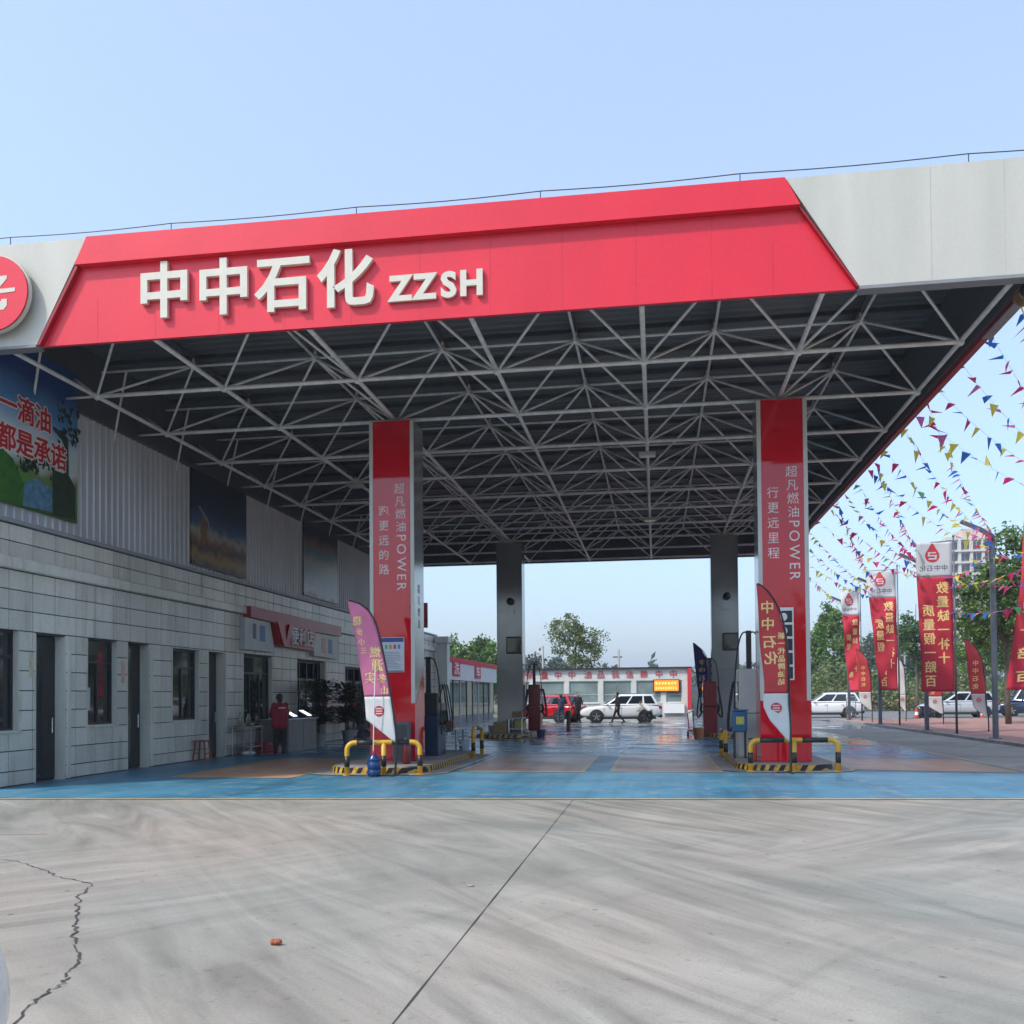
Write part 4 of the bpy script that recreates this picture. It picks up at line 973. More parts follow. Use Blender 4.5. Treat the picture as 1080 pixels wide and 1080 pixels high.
# =================================================================== FEATHER FLAGS
M_fpink = mat('flag_pink', (.62, .17, .30), .75, var=.12, scale=4); M_fred = mat('flag_red', (.52, .045, .05), .75, var=.10, scale=4)
M_fwhite = mat('flag_white', (.60, .59, .57), .8, var=.06, scale=4); M_fpurple = mat('flag_purple', (.05, .025, .16), .75, var=.2, scale=5)
M_bred = mat('banner_red', (.50, .022, .045), .75, var=.08, scale=1.5); M_bwhite = mat('banner_white', (.52, .54, .54), .8, var=.06, scale=2)
def lerp_poly(P, t):
    """P: (z, x) knots sorted by z"""
    for (z0, x0), (z1, x1) in zip(P[:-1], P[1:]):
        if t <= z1: return x0+(x1-x0)*((t-z0)/(z1-z0) if z1 > z0 else 0)
    return P[-1][1]
def cloth(name, left, right, z0, z1, yfn, m_, parent, nz=36, nx=8, zcut=None):
    b = MB(); vs = []
    for i in range(nz+1):
        z = z0+(z1-z0)*i/nz; a, c = lerp_poly(left, z), lerp_poly(right, z)
        for k in range(nx+1):
            x = a+(c-a)*k/nx; vs.append((x, yfn(x, z), z))
    fs = []
    for i in range(nz):
        for k in range(nx): q = i*(nx+1)+k; fs.append((q, q+1, q+nx+2, q+nx+1))
    b.raw(vs, fs); o = b.build(name, m_, parent, smooth=True)
    md = o.modifiers.new('solid', 'SOLIDIFY'); md.thickness = .006; md.offset = -1
    return o
def feather(label, x, y, left, right, zt, zsplit, m_top, texts, mirror=True, s=1., base='plate', ph=0., poles=True, m_txt=None, grp=None):
    """left/right: (z, x) knots; pole runs up the right edge"""
    t = thing('feather_flag', label, 'flag', (x, y, 0), group=grp)
    yf = lambda X, Z: y+.05*math.sin(Z*2.1+X*3+ph)+.02*math.sin(Z*5+ph)
    zb = min(left[0][0], right[0][0])
    cloth('fabric', left, right, zsplit, zt, yf, m_top, t)
    cloth('lower_fabric', left, right, zb, zsplit-.004, yf, M_fwhite, t, 14)
    pp = [(right[0][1]+.01, right[0][0])]+[(xx+.012, z) for z, xx in right[1:]]
    path = [(x, y, .02), (pp[0][0], yf(pp[0][0], pp[0][1]), pp[0][1])]+[(a, yf(a, z), z) for a, z in pp[1:]]
    # smooth path
    P = [Vector(p) for p in path]; out = []
    for i in range(len(P)-1):
        for k in range(5):
            u = k/5; p0 = P[max(i-1, 0)]; p1 = P[i]; p2 = P[i+1]; p3 = P[min(i+2, len(P)-1)]
            out.append(.5*((2*p1)+(p2-p0)*u+(2*p0-5*p1+4*p2-p3)*u*u+(3*p1-p0-3*p2+p3)*u**3))
    out.append(P[-1])
    n = len(out); MB().tube(out, [.026-.012*i/n for i in range(n)], 7).build('pole_sleeve', M_blk, t, smooth=True)
    b = MB()
    if base == 'plate': b.box(x-.28, x+.28, y-.03, y+.03, 0, .03).box(x-.03, x+.03, y-.28, y+.28, .001, .032).lathe([(.03, 0), (.03, .12)], (x, y, .03), 'z', 8); b.build('base', M_frame, t)
    tm = MB()
    for (ch, X, Z, sz) in texts:
        cjk(tm, ch, (X, y-.012, Z), (-1 if mirror else 1, 0, 0), (0, 0, 1), sz, fn=lambda p: Vector((p.x, yf(p.x, p.z)-.006, p.z))); cjk(tm, ch, (X+.012, y-.012, Z+.006), (-1 if mirror else 1, 0, 0), (0, 0, 1), sz, fn=lambda p: Vector((p.x, yf(p.x, p.z)-.0072, p.z)))
    if texts: tm.build('lettering', m_txt or M_ytext, t)
    # small round emblem on the white foot
    ex = (lerp_poly(left, zsplit-.28*s)+lerp_poly(right, zsplit-.28*s))/2; e = MB(); cz = zsplit-.30*s
    e.raw([(ex+.11*s*math.cos(a), yf(ex, cz)-.014, cz+.11*s*math.sin(a)) for a in [k*math.pi/10 for k in range(20)]], [tuple(range(20))])
    eo = e.build('emblem', mat('emblem_red', (.5, .03, .04), .6, var=.1), t)
    e = MB()
    for k, dz in enumerate((.05, 0, -.05)): e.box(ex-.07*s, ex+.07*s, yf(ex, cz)-.019, yf(ex, cz)-.016, cz+(dz-.011)*s, cz+(dz+.011)*s)
    e.build('emblem_mark', M_fwhite, eo)
    return t
# pink flag before the left pillar
pk = feather('pink feather flag with gold lettering before the front left pillar', 6.42, 3.2,
        [(.68, 6.40), (1.15, 5.80), (1.55, 5.76), (2.3, 5.68), (3.2, 5.53), (3.60, 5.44)], [(.68, 6.43), (1.2, 6.39), (1.8, 6.31), (2.4, 6.21), (3.0, 6.06), (3.35, 5.90), (3.52, 5.70), (3.60, 5.46)], 3.6, 1.62, M_fpink,
        [('稳', 5.64, 3.17, .20), ('步', 5.68, 2.94, .15), ('小', 5.72, 2.74, .15), ('三', 5.77, 2.56, .14), ('燃', 6.02, 2.52, .23), ('源', 6.07, 2.25, .26), ('实', 5.90, 2.00, .24), ('冬', 6.16, 1.98, .2), ('山', 6.20, 1.74, .17)])
MB().tube([(5.98, 3.13, .45), (6.01, 3.10, 1.4), (6.05, 3.10, 2.35)], .012, 6).build('support_rod', M_wtext, pk)
# red flag before the right pillar
feather('red feather flag with gold lettering before the front right pillar', 14.36, 4.3,
        [(.64, 14.33), (1.08, 13.96), (1.36, 13.84), (1.8, 13.88), (2.6, 13.79), (3.5, 13.75), (3.86, 13.73)], [(.64, 14.36), (1.4, 14.35), (2.2, 14.33), (2.9, 14.27), (3.35, 14.15), (3.65, 13.98), (3.80, 13.84), (3.86, 13.74)], 3.86, 1.62, M_fred,
        [('中', 13.93, 3.36, .27), ('中', 13.94, 3.02, .27), ('石', 13.97, 2.66, .27), ('化', 14.0, 2.33, .27)]+[(c, 14.20, 2.78-.155*k, .14) for k, c in enumerate('新一代品牌油站')])
feather('purple feather flag standing left of the rear right pillar', 13.96, 26,
        [(.7, 13.92), (1.0, 13.55), (1.5, 13.5), (3.0, 13.35), (3.86, 13.28)], [(.7, 13.96), (1.5, 13.95), (2.6, 13.93), (3.2, 13.85), (3.55, 13.65), (3.86, 13.30)], 3.86, 1.5, M_fpurple,
        [(c, 13.66, 3.0-.34*k, .26) for k, c in enumerate('中中石化')])

# =================================================================== STREET SIDE: LAMP POSTS, BANNERS, FLAGS
LAMPS = [(22.62, 10.0), (22.63, 17.4), (22.45, 24.6), (22.42, 32.4), (22.7, 41.2)]
LL = ['nearest to the viewer past the right edge', 'first one in view, beside the tree crown', 'second one, behind the large red banner', 'third one, left of the leaning red banner', 'farthest one, behind the twisted banner']
for k, (x, y) in enumerate(LAMPS):
    t = thing('lamp_post', 'dark blue grey lamp post with bent arm, '+LL[k], 'lamp post', (x, y, .09), group='lamp posts along the pavement')
    MB().box(x-.075, x+.075, y-.075, y+.075, .1, 6.75).build('pole', M_lamp, t, bevel=.012)
    MB().bar((x+.02, y, 6.72), (x-.40, y, 7.0), .12, .12).build('arm', M_lamp, t)
    h = MB().bar((x-.38, y, 6.985), (x-.95, y, 7.25), .20, .09).build('lamp_head', M_lamp, t)
    MB().bar((x-.48, y, 6.975), (x-.90, y, 7.172), .15, .02).build('diffuser', MATS['lamp_glass'], h)
    MB().box(x-.17, x+.17, y-.17, y+.17, .085, .11).build('base_plate', M_lamp, t)
    for a in (-1, 1):
        for b_ in (-1, 1): MB().lathe([(.02, 0), (.02, .03)], (x+a*.13, y+b_*.13, .11), 'z', 6).build('bolt', M_steelbr, t)

def banner(label, px, py, x0, x1, zt, zb, zred, wave, lean, ph, col1z, text=True):
    """tall cloth on a pole at (px,py); cloth spans x0..x1, lean shifts the lower left edge"""
    t = thing('street_banner', label, 'banner', (px, py, .09))
    MB().tube([(px, py, .09), (px, py, zt+.15)], [.045, .03], 10).build('pole', M_pole, t, smooth=True)
    MB().lathe([(.045, 0), (.05, .03), (.02, .06)], (px, py, zt+.15), 'z', 8).build('finial', M_pole, t)
    MB().tube([(px, py, zt), (x0-.03, py, zt-.06)], .014, 6).build('top_bar', M_pole, t)
    W = x1-x0
    yf = lambda X, Z: py-.02+wave*math.sin((zt-Z)*1.15+ph)*((x1+.05-X)/W)+.3*wave*math.sin((zt-Z)*3+X*4+ph)
    xl = lambda Z: x0+lean*((zt-Z)/(zt-zb))**1.4
    left = [(z, xl(z)) for z in [zb+(zt-zb)*k/12 for k in range(13)]]; right = [(zb, x1), (zt, x1)]
    cloth('red_cloth', left, right, zb, zred, yf, M_bred, t, 40, 8)
    cloth('white_cloth', left, right, zred+.004, zt-.03, yf, M_bwhite, t, 14, 8)
    def mp(p): return Vector((xl(p.z)+(p.x-x0)*(x1-xl(p.z))/W, yf(p.x, p.z)-.007, p.z))
    tm = MB(); sz = W*.31
    zz = [4.2+1.4-.62*k for k in range(7)]
    n = 6; top = zred-.42; step = (zred-zb-1.55)/5.2
    for k, c in enumerate('数量缺一补十'): cjk(tm, c, (x0+W*.70, py, top-k*step), (-1, 0, 0), (0, 0, 1), sz*1.15, fn=mp); cjk(tm, c, (x0+W*.70+.022, py, top-k*step+.012), (-1, 0, 0), (0, 0, 1), sz*1.15, fn=lambda p: mp(p)+Vector((0, -.001, 0)))
    for k, c in enumerate('质量假一赔百'): cjk(tm, c, (x0+W*.28, py, top-.85-k*step), (-1, 0, 0), (0, 0, 1), sz*1.15, fn=mp); cjk(tm, c, (x0+W*.28+.022, py, top-.85-k*step+.012), (-1, 0, 0), (0, 0, 1), sz*1.15, fn=lambda p: mp(p)+Vector((0, -.001, 0)))
    tm.build('slogan', M_ytext, t)
    e = MB(); cz = zred+.80; cx = x0+W*.45
    ring = [(cx+.24*math.cos(a), cz+.24*math.sin(a)) for a in [k*math.pi/12 for k in range(-15, 4)]]
    ring += [(cx+.16, cz+.26), (cx, cz+.46)]
    ring = [(cx+.25*math.cos(R(a)), cz+.25*math.sin(R(a))) for a in range(-220, 41, 13)]+[(cx+.05, cz+.42), (cx-.02, cz+.46)]
    e.raw([mp(Vector((cx, py, cz)))+Vector((0, -.004, 0))]+[mp(Vector((a, py, b_)))+Vector((0, -.004, 0)) for a, b_ in ring], [(0, q+1, (q+1) % len(ring)+1) for q in range(len(ring))]); eo = e.build('emblem', MATS['emblem_red'], t)
    e = MB()
    for (a0, a1, z0, z1) in ((-.15, .13, .08, .13), (-.15, -.09, -.02, .08), (-.16, .17, -.03, .02), (.09, .15, -.13, -.03), (-.13, .15, -.15, -.10)):
        e.raw([mp(Vector((cx+a, py, cz+b_)))+Vector((0, -.012, 0)) for a, b_ in ((a0, z0), (a1, z0), (a1, z1), (a0, z1))], [(0, 1, 2, 3)])
    e.build('emblem_mark', M_bwhite, eo)
    tm = MB()
    for k, c in enumerate('中中石化'): cjk(tm, c, (x0+W*(.78-.20*k), py, zred+.33), (-1, 0, 0), (0, 0, 1), W*.19, fn=mp)
    tm.build('small_lettering', mat('print_navy', (.05, .07, .12), .6, var=0), t)
    for z in [zb+.3+k*.75 for k in range(int((zt-zb)/.75))]:
        MB().tube([(px, py, z), (x1-.005, yf(x1, z), z)], .01, 5).build('tie', M_bwhite, t)
banner('large red slogan banner with white emblem head, third from left', 22.66, 21.5, 21.34, 22.60, 7.25, 1.65, 5.92, .05, .12, .3, 5.5)
banner('red slogan banner leaning back in the wind, second from left', 23.07, 31.4, 21.68, 23.0, 7.5, 1.75, 6.15, .16, .55, 1.6, 5.5)
banner('narrow twisted red slogan banner, leftmost of the four', 23.05, 39.5, 21.95, 22.98, 7.5, 1.75, 6.0, .28, .50, 2.6, 5.5)
banner('red slogan banner cut off by the right edge of the view', 25.15, 18.2, 23.98, 25.08, 8.6, 1.68, 7.25, .06, -.70, .9, 5.5)
def mini_feather(label, x, y, h, w, lean, mtop, txt, ph):
    L = [(h*.17, x-.05+lean*.1), (h*.28, x-w*.75+lean*.2), (h*.5, x-w*.85+lean*.5), (h*.8, x-w*.9+lean*.8), (h, x-w*.95+lean)]
    Rr = [(h*.17, x), (h*.4, x+lean*.35), (h*.65, x+lean*.6), (h*.82, x-w*.12+lean*.8), (h*.93, x-w*.45+lean*.9), (h, x-w*.93+lean)]
    feather(label, x, y, L, Rr, h, h*.42, mtop, [(c, x-w*.5+lean*.55, h*.74-k*.30, .22) for k, c in enumerate(txt)], ph=ph, s=.8, grp='feather flags along the pavement')
mini_feather('red feather flag partly behind the leftmost banner', 23.0, 36.8, 4.0, .75, -.1, M_fred, '中中石化', .4)
mini_feather('red feather flag behind the large banner with only its white foot showing', 25.3, 32.4, 3.4, .85, -.1, M_fred, '中中石化', 1.4)
mini_feather('slender red feather flag between the silver car and the nearest lamp post', 24.35, 23.3, 3.7, .62, -.25, M_fred, '中中石化', 2.2)
mini_feather('pale feather flag edge behind the second banner', 25.0, 38.0, 3.6, .45, .0, M_fwhite, '', 3.0)

# =================================================================== BUNTING
PEN = []
for nm, c in (('magenta', (.70, .03, .16)), ('blue', (.03, .20, .62)), ('yellow', (.82, .72, .10)), ('pink', (.75, .18, .42)), ('green', (.16, .55, .22))):
    m = leafmat('pennant_'+nm, tuple(q*.85 for q in c), tuple(min(1, q*1.1) for q in c)); m.node_tree.nodes['Mix Shader'].inputs[0].default_value = .5
    for v in range(3):
        b = MB(); f_ = (.05, -.04, .09)[v]
        b.raw([(-.12, 0, 0), (0, f_*.4, .0), (.12, 0, 0), (.02, f_, -.27)], [(0, 1, 3), (1, 2, 3)])
        me = b.mesh('pennant'); me.materials.append(m); PEN.append((nm, me))
rb = random.Random(21)
def bunting(p, q, sag, n, seed):
    p, q = Vector(p), Vector(q); t = thing('bunting_string', 'string of small coloured pennants stretched from the canopy edge to the street posts', 'bunting', p, group='bunting strings beside the canopy')
    pt = lambda u: p.lerp(q, u)+Vector((0, 0, -sag*4*u*(1-u)))
    MB().tube([pt(k/14) for k in range(15)], .003, 4).build('cord', M_clean, t)
    d = (q-p).normalized(); an = math.atan2(d.y, d.x)
    for k in range(n):
        u = (k+.5+rb.uniform(-.15, .15))/n; me = PEN[rb.choices(range(15), [6, 6, 6, 5, 5, 5, 5, 5, 5, 3, 3, 3, .7, .7, .7])[0]][1]
        rot = Matrix.Rotation(an+rb.uniform(-.7, .7), 3, 'Z') @ Matrix.Rotation(rb.gauss(.6, .95), 3, 'X') @ Matrix.Rotation(rb.uniform(-.3, .3), 3, 'Y')
        s_ = rb.uniform(.75, 1.2)
        inst('pennant', me, t, pt(u), rot.to_quaternion(), (s_, s_, s_))
CE = lambda y: (17.70, y, 8.12)
LT = lambda k, z=6.75: (LAMPS[k][0], LAMPS[k][1], z)
strings = [(CE(1.2), LT(0, 7.6), .35), (CE(2.6), LT(0, 7.3), .4), (CE(4.2), LT(0, 7.0), .45), (CE(5.8), LT(0, 6.6), .4), (CE(7.5), LT(0, 6.2), .4),
           (CE(6.6), LT(1, 6.9), .35), (CE(8.6), LT(1, 6.7), .4), (CE(10.6), LT(1, 6.5), .4), (CE(12.6), LT(1, 6.3), .4),
           (CE(14.2), LT(2, 6.8), .35), (CE(16.0), LT(2, 6.6), .4), (CE(18.5), LT(2, 6.4), .4), (CE(21), LT(2, 6.2), .35),
           (CE(23), LT(3, 6.6), .35), (CE(25.5), LT(3, 6.4), .35), (CE(28), LT(3, 6.2), .35), (CE(28.8), LT(4, 6.6), .3), (CE(11.6), LT(2, 7.0), .3), (CE(17.2), LT(3, 6.9), .4),
           (LT(0, 6.4), LT(1, 6.0), .4), (LT(1, 6.2), LT(2, 6.2), .35),
           (LT(0, 5.9), (22.66, 21.5, 5.6), .45), (LT(0, 5.2), LT(1, 5.1), .35), (LT(0, 4.6), (22.66, 21.5, 4.6), .4)]
for k, (p, q, s_) in enumerate(strings):
    L = (Vector(q)-Vector(p)).length; bunting(p, q, s_, max(8, int(L/.34)), k)

# =================================================================== CARS
def car(label, loc, rz, paint, L=4.65, kind='suv', Wd=1.86):
    t = thing('parked_car', label, 'car', loc, rz); k = L/4.65; hw = Wd/2
    zr = 1.66 if kind == 'suv' else (1.46 if kind == 'sedan' else 1.95)
    st = [(-2.325, .50, .92, .74), (-2.27, .38, 1.02, .86), (-2.0, .30, 1.07, .95), (-1.2, .27, 1.07, 1.0), (-.2, .26, 1.04, 1.0), (.75, .26, 1.02, 1.0), (1.3, .27, .99, .99), (1.85, .29, .93, .95), (2.15, .32, .84, .87), (2.29, .40, .74, .74), (2.325, .48, .66, .60)]
    if kind == 'sedan': st = [(a, b_*.85, c*.90, w) for a, b_, c, w in st]
    b = MB(); rings = []
    for (x, zl, zt, w) in st:
        w = w*hw; zm = (zl+zt)/2
        half = [(.0, zl), (w*.90, zl), (w*.985, zl+.10), (w, zm), (w*.975, zt-.12), (w*.90, zt-.01), (w*.5, zt+.015), (0, zt+.02)]
        ring = [(x*k, y, z) for y, z in half]+[(x*k, -y, z) for y, z in half[-2:0:-1]]
        rings.append(ring)
    n = len(rings[0]); vs = [p for r_ in rings for p in r_]; fs = []
    for i in range(len(rings)-1):
        for j in range(n): fs.append((i*n+j, i*n+(j+1) % n, (i+1)*n+(j+1) % n, (i+1)*n+j))
    fs.append(tuple(range(n))); fs.append(tuple((len(rings)-1)*n+j for j in range(n))[::-1])
    b.raw(vs, fs); b.build('body', paint, t, True, True, sub=1)
    # greenhouse
    if kind == 'suv': xb0, xb1, xt0, xt1 = -2.18, 1.02, -1.80, .10
    elif kind == 'sedan': xb0, xb1, xt0, xt1 = -1.85, 1.05, -1.0, .15
    else: xb0, xb1, xt0, xt1 = -2.2, 1.5, -2.1, .9
    z0 = (1.03 if kind != 'sedan' else .92)
    def ring(u, grow=0.):
        e = 1-(1-u)**1.0; x0 = (xb0+(xt0-xb0)*e)*k-grow; x1 = (xb1+(xt1-xb1)*e)*k+grow; w = hw*(.93-.20*u)+grow; z = z0+(zr-z0)*u; c = .16
        return [(x0+c*.5, -w, z), (x1-c, -w, z), (x1, -w+c*1.2, z), (x1+.03, 0, z), (x1, w-c*1.2, z), (x1-c, w, z), (x0+c*.5, w, z), (x0, w-c, z), (x0-.02, 0, z), (x0, -w+c, z)]
    b = MB(); us = [0, .1, .86, .96]; rs = [ring(u) for u in us]
    top = [(x*.93+(xt0+xt1)/2*k*.07, y*.90, zr+.0) for x, y, z in ring(1.0)]; top2 = [(x*.7+(xt0+xt1)/2*k*.3, y*.55, zr+.025) for x, y, z in ring(1.0)]
    rs += [top, top2]; n = 10; vs = [p for r_ in rs for p in r_]; fs = []
    for i in range(len(rs)-1):
        for j in range(n): fs.append((i*n+j, i*n+(j+1) % n, (i+1)*n+(j+1) % n, (i+1)*n+j))
    fs.append(tuple((len(rs)-1)*n+j for j in range(n))); b.raw(vs, fs); gh = b.build('cabin', paint, t, True, True)
    # glass: side windows, windscreen, rear window, a few mm proud
    def sidepoint(f, u, s_):
        r0 = ring(u, .006); a, b_ = (r0[0], r0[1]); x = a[0]+(b_[0]-a[0])*f; return (x, s_*abs(a[1]), a[2])
    cuts = [(.05, .27), (.31, .60), (.635, .97)] if kind != 'sedan' else [(.04, .16), (.20, .56), (.60, .96)]
    for s_ in (-1, 1):
        for (f0, f1) in cuts:
            g_ = MB(); g_.face([sidepoint(f0, .12, s_), sidepoint(f1, .12, s_), sidepoint(f1, .84, s_), sidepoint(f0, .84, s_)]); g_.build('side_window', M_carglass, t, False, True)
    for idx, nm in ((1, 'windscreen'), (6, 'rear_window')):
        lo, hi = ring(.10, .008), ring(.86, .008); order = (1, 2, 3, 4, 5) if idx == 1 else (6, 7, 8, 9, 0)
        g_ = MB()
        P = [lo[q] for q in order]; Q = [hi[q] for q in order]
        P[0] = tuple(Vector(P[0]).lerp(Vector(P[1]), .55)); P[4] = tuple(Vector(P[4]).lerp(Vector(P[3]), .55)); Q[0] = tuple(Vector(Q[0]).lerp(Vector(Q[1]), .55)); Q[4] = tuple(Vector(Q[4]).lerp(Vector(Q[3]), .55))
        for a in range(4): g_.face([P[a], P[a+1], Q[a+1], Q[a]])
        g_.build(nm, M_carglass, t, False, True)
    # dark sills and bumper undersides
    b = MB(); b.box(-1.95*k, 1.95*k, -hw*.97, hw*.97, .20, .33); b.build('sill', M_rubber, t, False, True, .03)
    for x, nm in ((2.24, 'front_bumper'), (-2.24, 'rear_bumper')):
        b = MB(); b.box(x*k-.10, x*k+.10, -hw*.70, hw*.70, .28, .46); b.build(nm, M_rubber, t, False, True, .04)
    if kind != 'van': MB().box(2.285*k, 2.335*k, -.42, .42, .52, .64).build('grille', M_blk, t, local=True, bevel=.01)
    # wheels
    for x in (-1.36, 1.40):
        for s_ in (-1, 1):
            r = .345; yo = s_*(hw+.006)
            MB().lathe([(.43, 0), (.43, .008)], (x*k, s_*(hw-.001) if s_ > 0 else -hw-.007, .36), 'y', 28).build('wheel_arch', M_rubber, t, local=True)
            w = MB(); w.lathe([(r-.09, -.11), (r-.02, -.11), (r, -.07), (r, .07), (r-.02, .11), (r-.09, .11)], (x*k, s_*(hw-.085), r), 'y', 28); wo_ = w.build('wheel', M_rubber, t, True, True)
            w = MB(); w.lathe([(.22, 0), (.245, .01), (.245, .02)], (x*k, s_*(hw+.02)-(.02 if s_ > 0 else 0), r), 'y', 24)
            w.mi = 1
            for q in range(5):
                a = q*2*math.pi/5+.3; yy = s_*(hw+.034)
                p0 = Vector((x*k, yy, r)); p1 = p0+Vector((math.cos(a), 0, math.sin(a)))*.235; w.bar(p0, p1, .06, .02, (0, 1, 0))
            w.build('rim', [mat('rim_dark', (.03, .03, .032), .4, metal=.5, var=.1), M_rim], wo_, local=True)
    zf = 1.0 if kind != 'sedan' else .9
    for s_ in (-1, 1):
        MB().prism([(2.02, .82), (2.275, .70), (2.27, .62), (1.98, .72)], lambda a, b_, d: (a*k, s_*(d-.16*max(0, a-2.0)/.3), b_*zf), hw*.60, hw*.865).build('headlight', M_head, t, local=True)
        MB().box(-2.30*k, -2.12*k, *sorted((s_*hw*.58, s_*hw*.90)), .80*zf, .98*zf).build('taillight', M_tail, t, local=True, bevel=.02)
        MB().sphere((.78*k, s_*(hw+.06), (1.08 if kind != 'sedan' else .98)), .10, 8, (.7, 1, .75)).build('mirror', paint, t, True, True)
        if kind == 'suv': MB().tube([(-1.6*k, s_*hw*.62, zr+.045), (-.1*k, s_*hw*.62, zr+.04)], .018, 6).build('roof_rail', M_frame, t, local=True)
        for x in (-.95, .1): MB().box(x*k-.10, x*k+.10, *sorted((s_*(hw-.01), s_*(hw+.012))), .86*zf, .90*zf).build('door_handle', paint, t, local=True)
        for x in (-1.02, .0, .98): MB().box(x*k-.004, x*k+.004, *sorted((s_*(hw-.02), s_*(hw+.0015))), .35, .95*zf).build('door_gap', M_blk, t, local=True)
    MB().box(-2.345*k, -2.30*k, -.26, .26, .62, .76).build('number_plate', mat('plate_blue', (.03, .08, .3), .4, var=.05), t, local=True)
    return t
car('white SUV being washed in front of the low white building', (9.55, 41.2, .004), math.pi+.10, M_car_w, 4.85)
car('red SUV at the washing yard, half hidden by two people', (5.05, 42.2, .004), math.pi-.42, M_car_r, 4.6)
car('white SUV on the road behind the front right pillar', (22.95, 50.2, .008), math.pi-.08, M_car_w, 4.7)
car('silver SUV parked on the road behind the red banners', (31.0, 49.3, .008), math.pi-.10, M_car_s, 4.75)
car('dark navy van behind the silver SUV', (36.4, 51.5, .008), math.pi-.2, M_car_b, 4.6, 'van')
tall = car('white car of which only a bumper corner enters the view at lower left', (8.91, -14.72, .002), math.pi/2+.02, M_car_w, 4.6, 'suv', 1.86)
tall.scale.z = 1.14

# bicycles and cones
def scooter(x, y, label, rz=0.):
    t = thing('electric_scooter', label, 'scooter', (x, y, .008), rz)
    for a in (-.6, .6): MB().lathe([(.17, -.04), (.24, -.04), (.24, .04), (.17, .04)], (a, 0, .24), 'y', 18).build('wheel', M_rubber, t, True, True)
    MB().prism([(-.75, .45), (-.2, .38), (.25, .38), (.4, .9), (.5, .9), (.4, .28), (-.2, .25), (-.7, .3)], lambda a, b, d: (a, d, b), -.12, .12).build('body', M_blk, t, local=True, bevel=.03)
    MB().box(-.72, -.05, -.13, .13, .68, .78).build('seat', M_rubber, t, local=True, bevel=.04)
    MB().prism([(-.7, .45), (-.1, .42), (-.1, .68), (-.68, .68)], lambda a, b, d: (a, d, b), -.11, .11).build('seat_box', M_blk, t, local=True)
    MB().tube([(.58, 0, .3), (.42, 0, 1.0), (.36, 0, 1.05)], .025, 6).tube([(.36, -.32, 1.06), (.4, 0, 1.02), (.36, .32, 1.06)], .016, 6).build('handlebar', M_frame, t, local=True)
scooter(28.6, 46.6, 'black scooter parked before the silver SUV', .4); scooter(15.2, 50, 'dark scooter by the wall right of the low white building', 1.2)
M_cone = mat('cone_red', (.55, .05, .035), .5, var=.1)
for (x, y, lb) in ((23.7, 46.2, 'before the white SUV behind the pillar'), (27.9, 47.0, 'at the front of the silver SUV'), (31.6, 46.4, 'by the rear wheel of the silver SUV'), (36.4, 47.4, 'near the right edge of the view')):
    t = thing('traffic_cone', 'red and white traffic cone '+lb, 'cone', (x, y, .008), group='traffic cones on the road')
    MB().box(x-.2, x+.2, y-.2, y+.2, .008, .05).build('base', M_rubber, t)
    MB().lathe([(.16, .05), (.135, .22)], (x, y, 0), 'z', 14).build('lower_ring', M_cone, t); MB().lathe([(.133, .22), (.10, .42)], (x, y, 0), 'z', 14).build('white_ring', M_wtext, t)
    MB().lathe([(.099, .42), (.045, .72)], (x, y, 0), 'z', 14).build('tip', M_cone, t)
t = thing('steel_barrier', 'bright stainless crowd barrier beside the leftmost banner', 'barrier', (24.2, 44.2, 0))
xx = at(893, 745, 43.8).x; x2 = at(902.5, 745, 43.8).x
MB().tube([(xx, 43.8, .1), (xx, 43.8, 1.3), (xx+.1, 43.8, 1.42), (x2-.1, 43.8, 1.42), (x2, 43.8, 1.3), (x2, 43.8, .1)], .03, 8).build('frame', M_steelbr, t, smooth=True)
for k in range(1, 5): xk = xx+(x2-xx)*k/5; MB().tube([(xk, 43.8, .3), (xk, 43.8, 1.42)], .014, 6).build('upright', M_steelbr, t)
MB().tube([(xx, 43.8, .3), (x2, 43.8, .3)], .016, 6).build('lower_bar', M_steelbr, t)

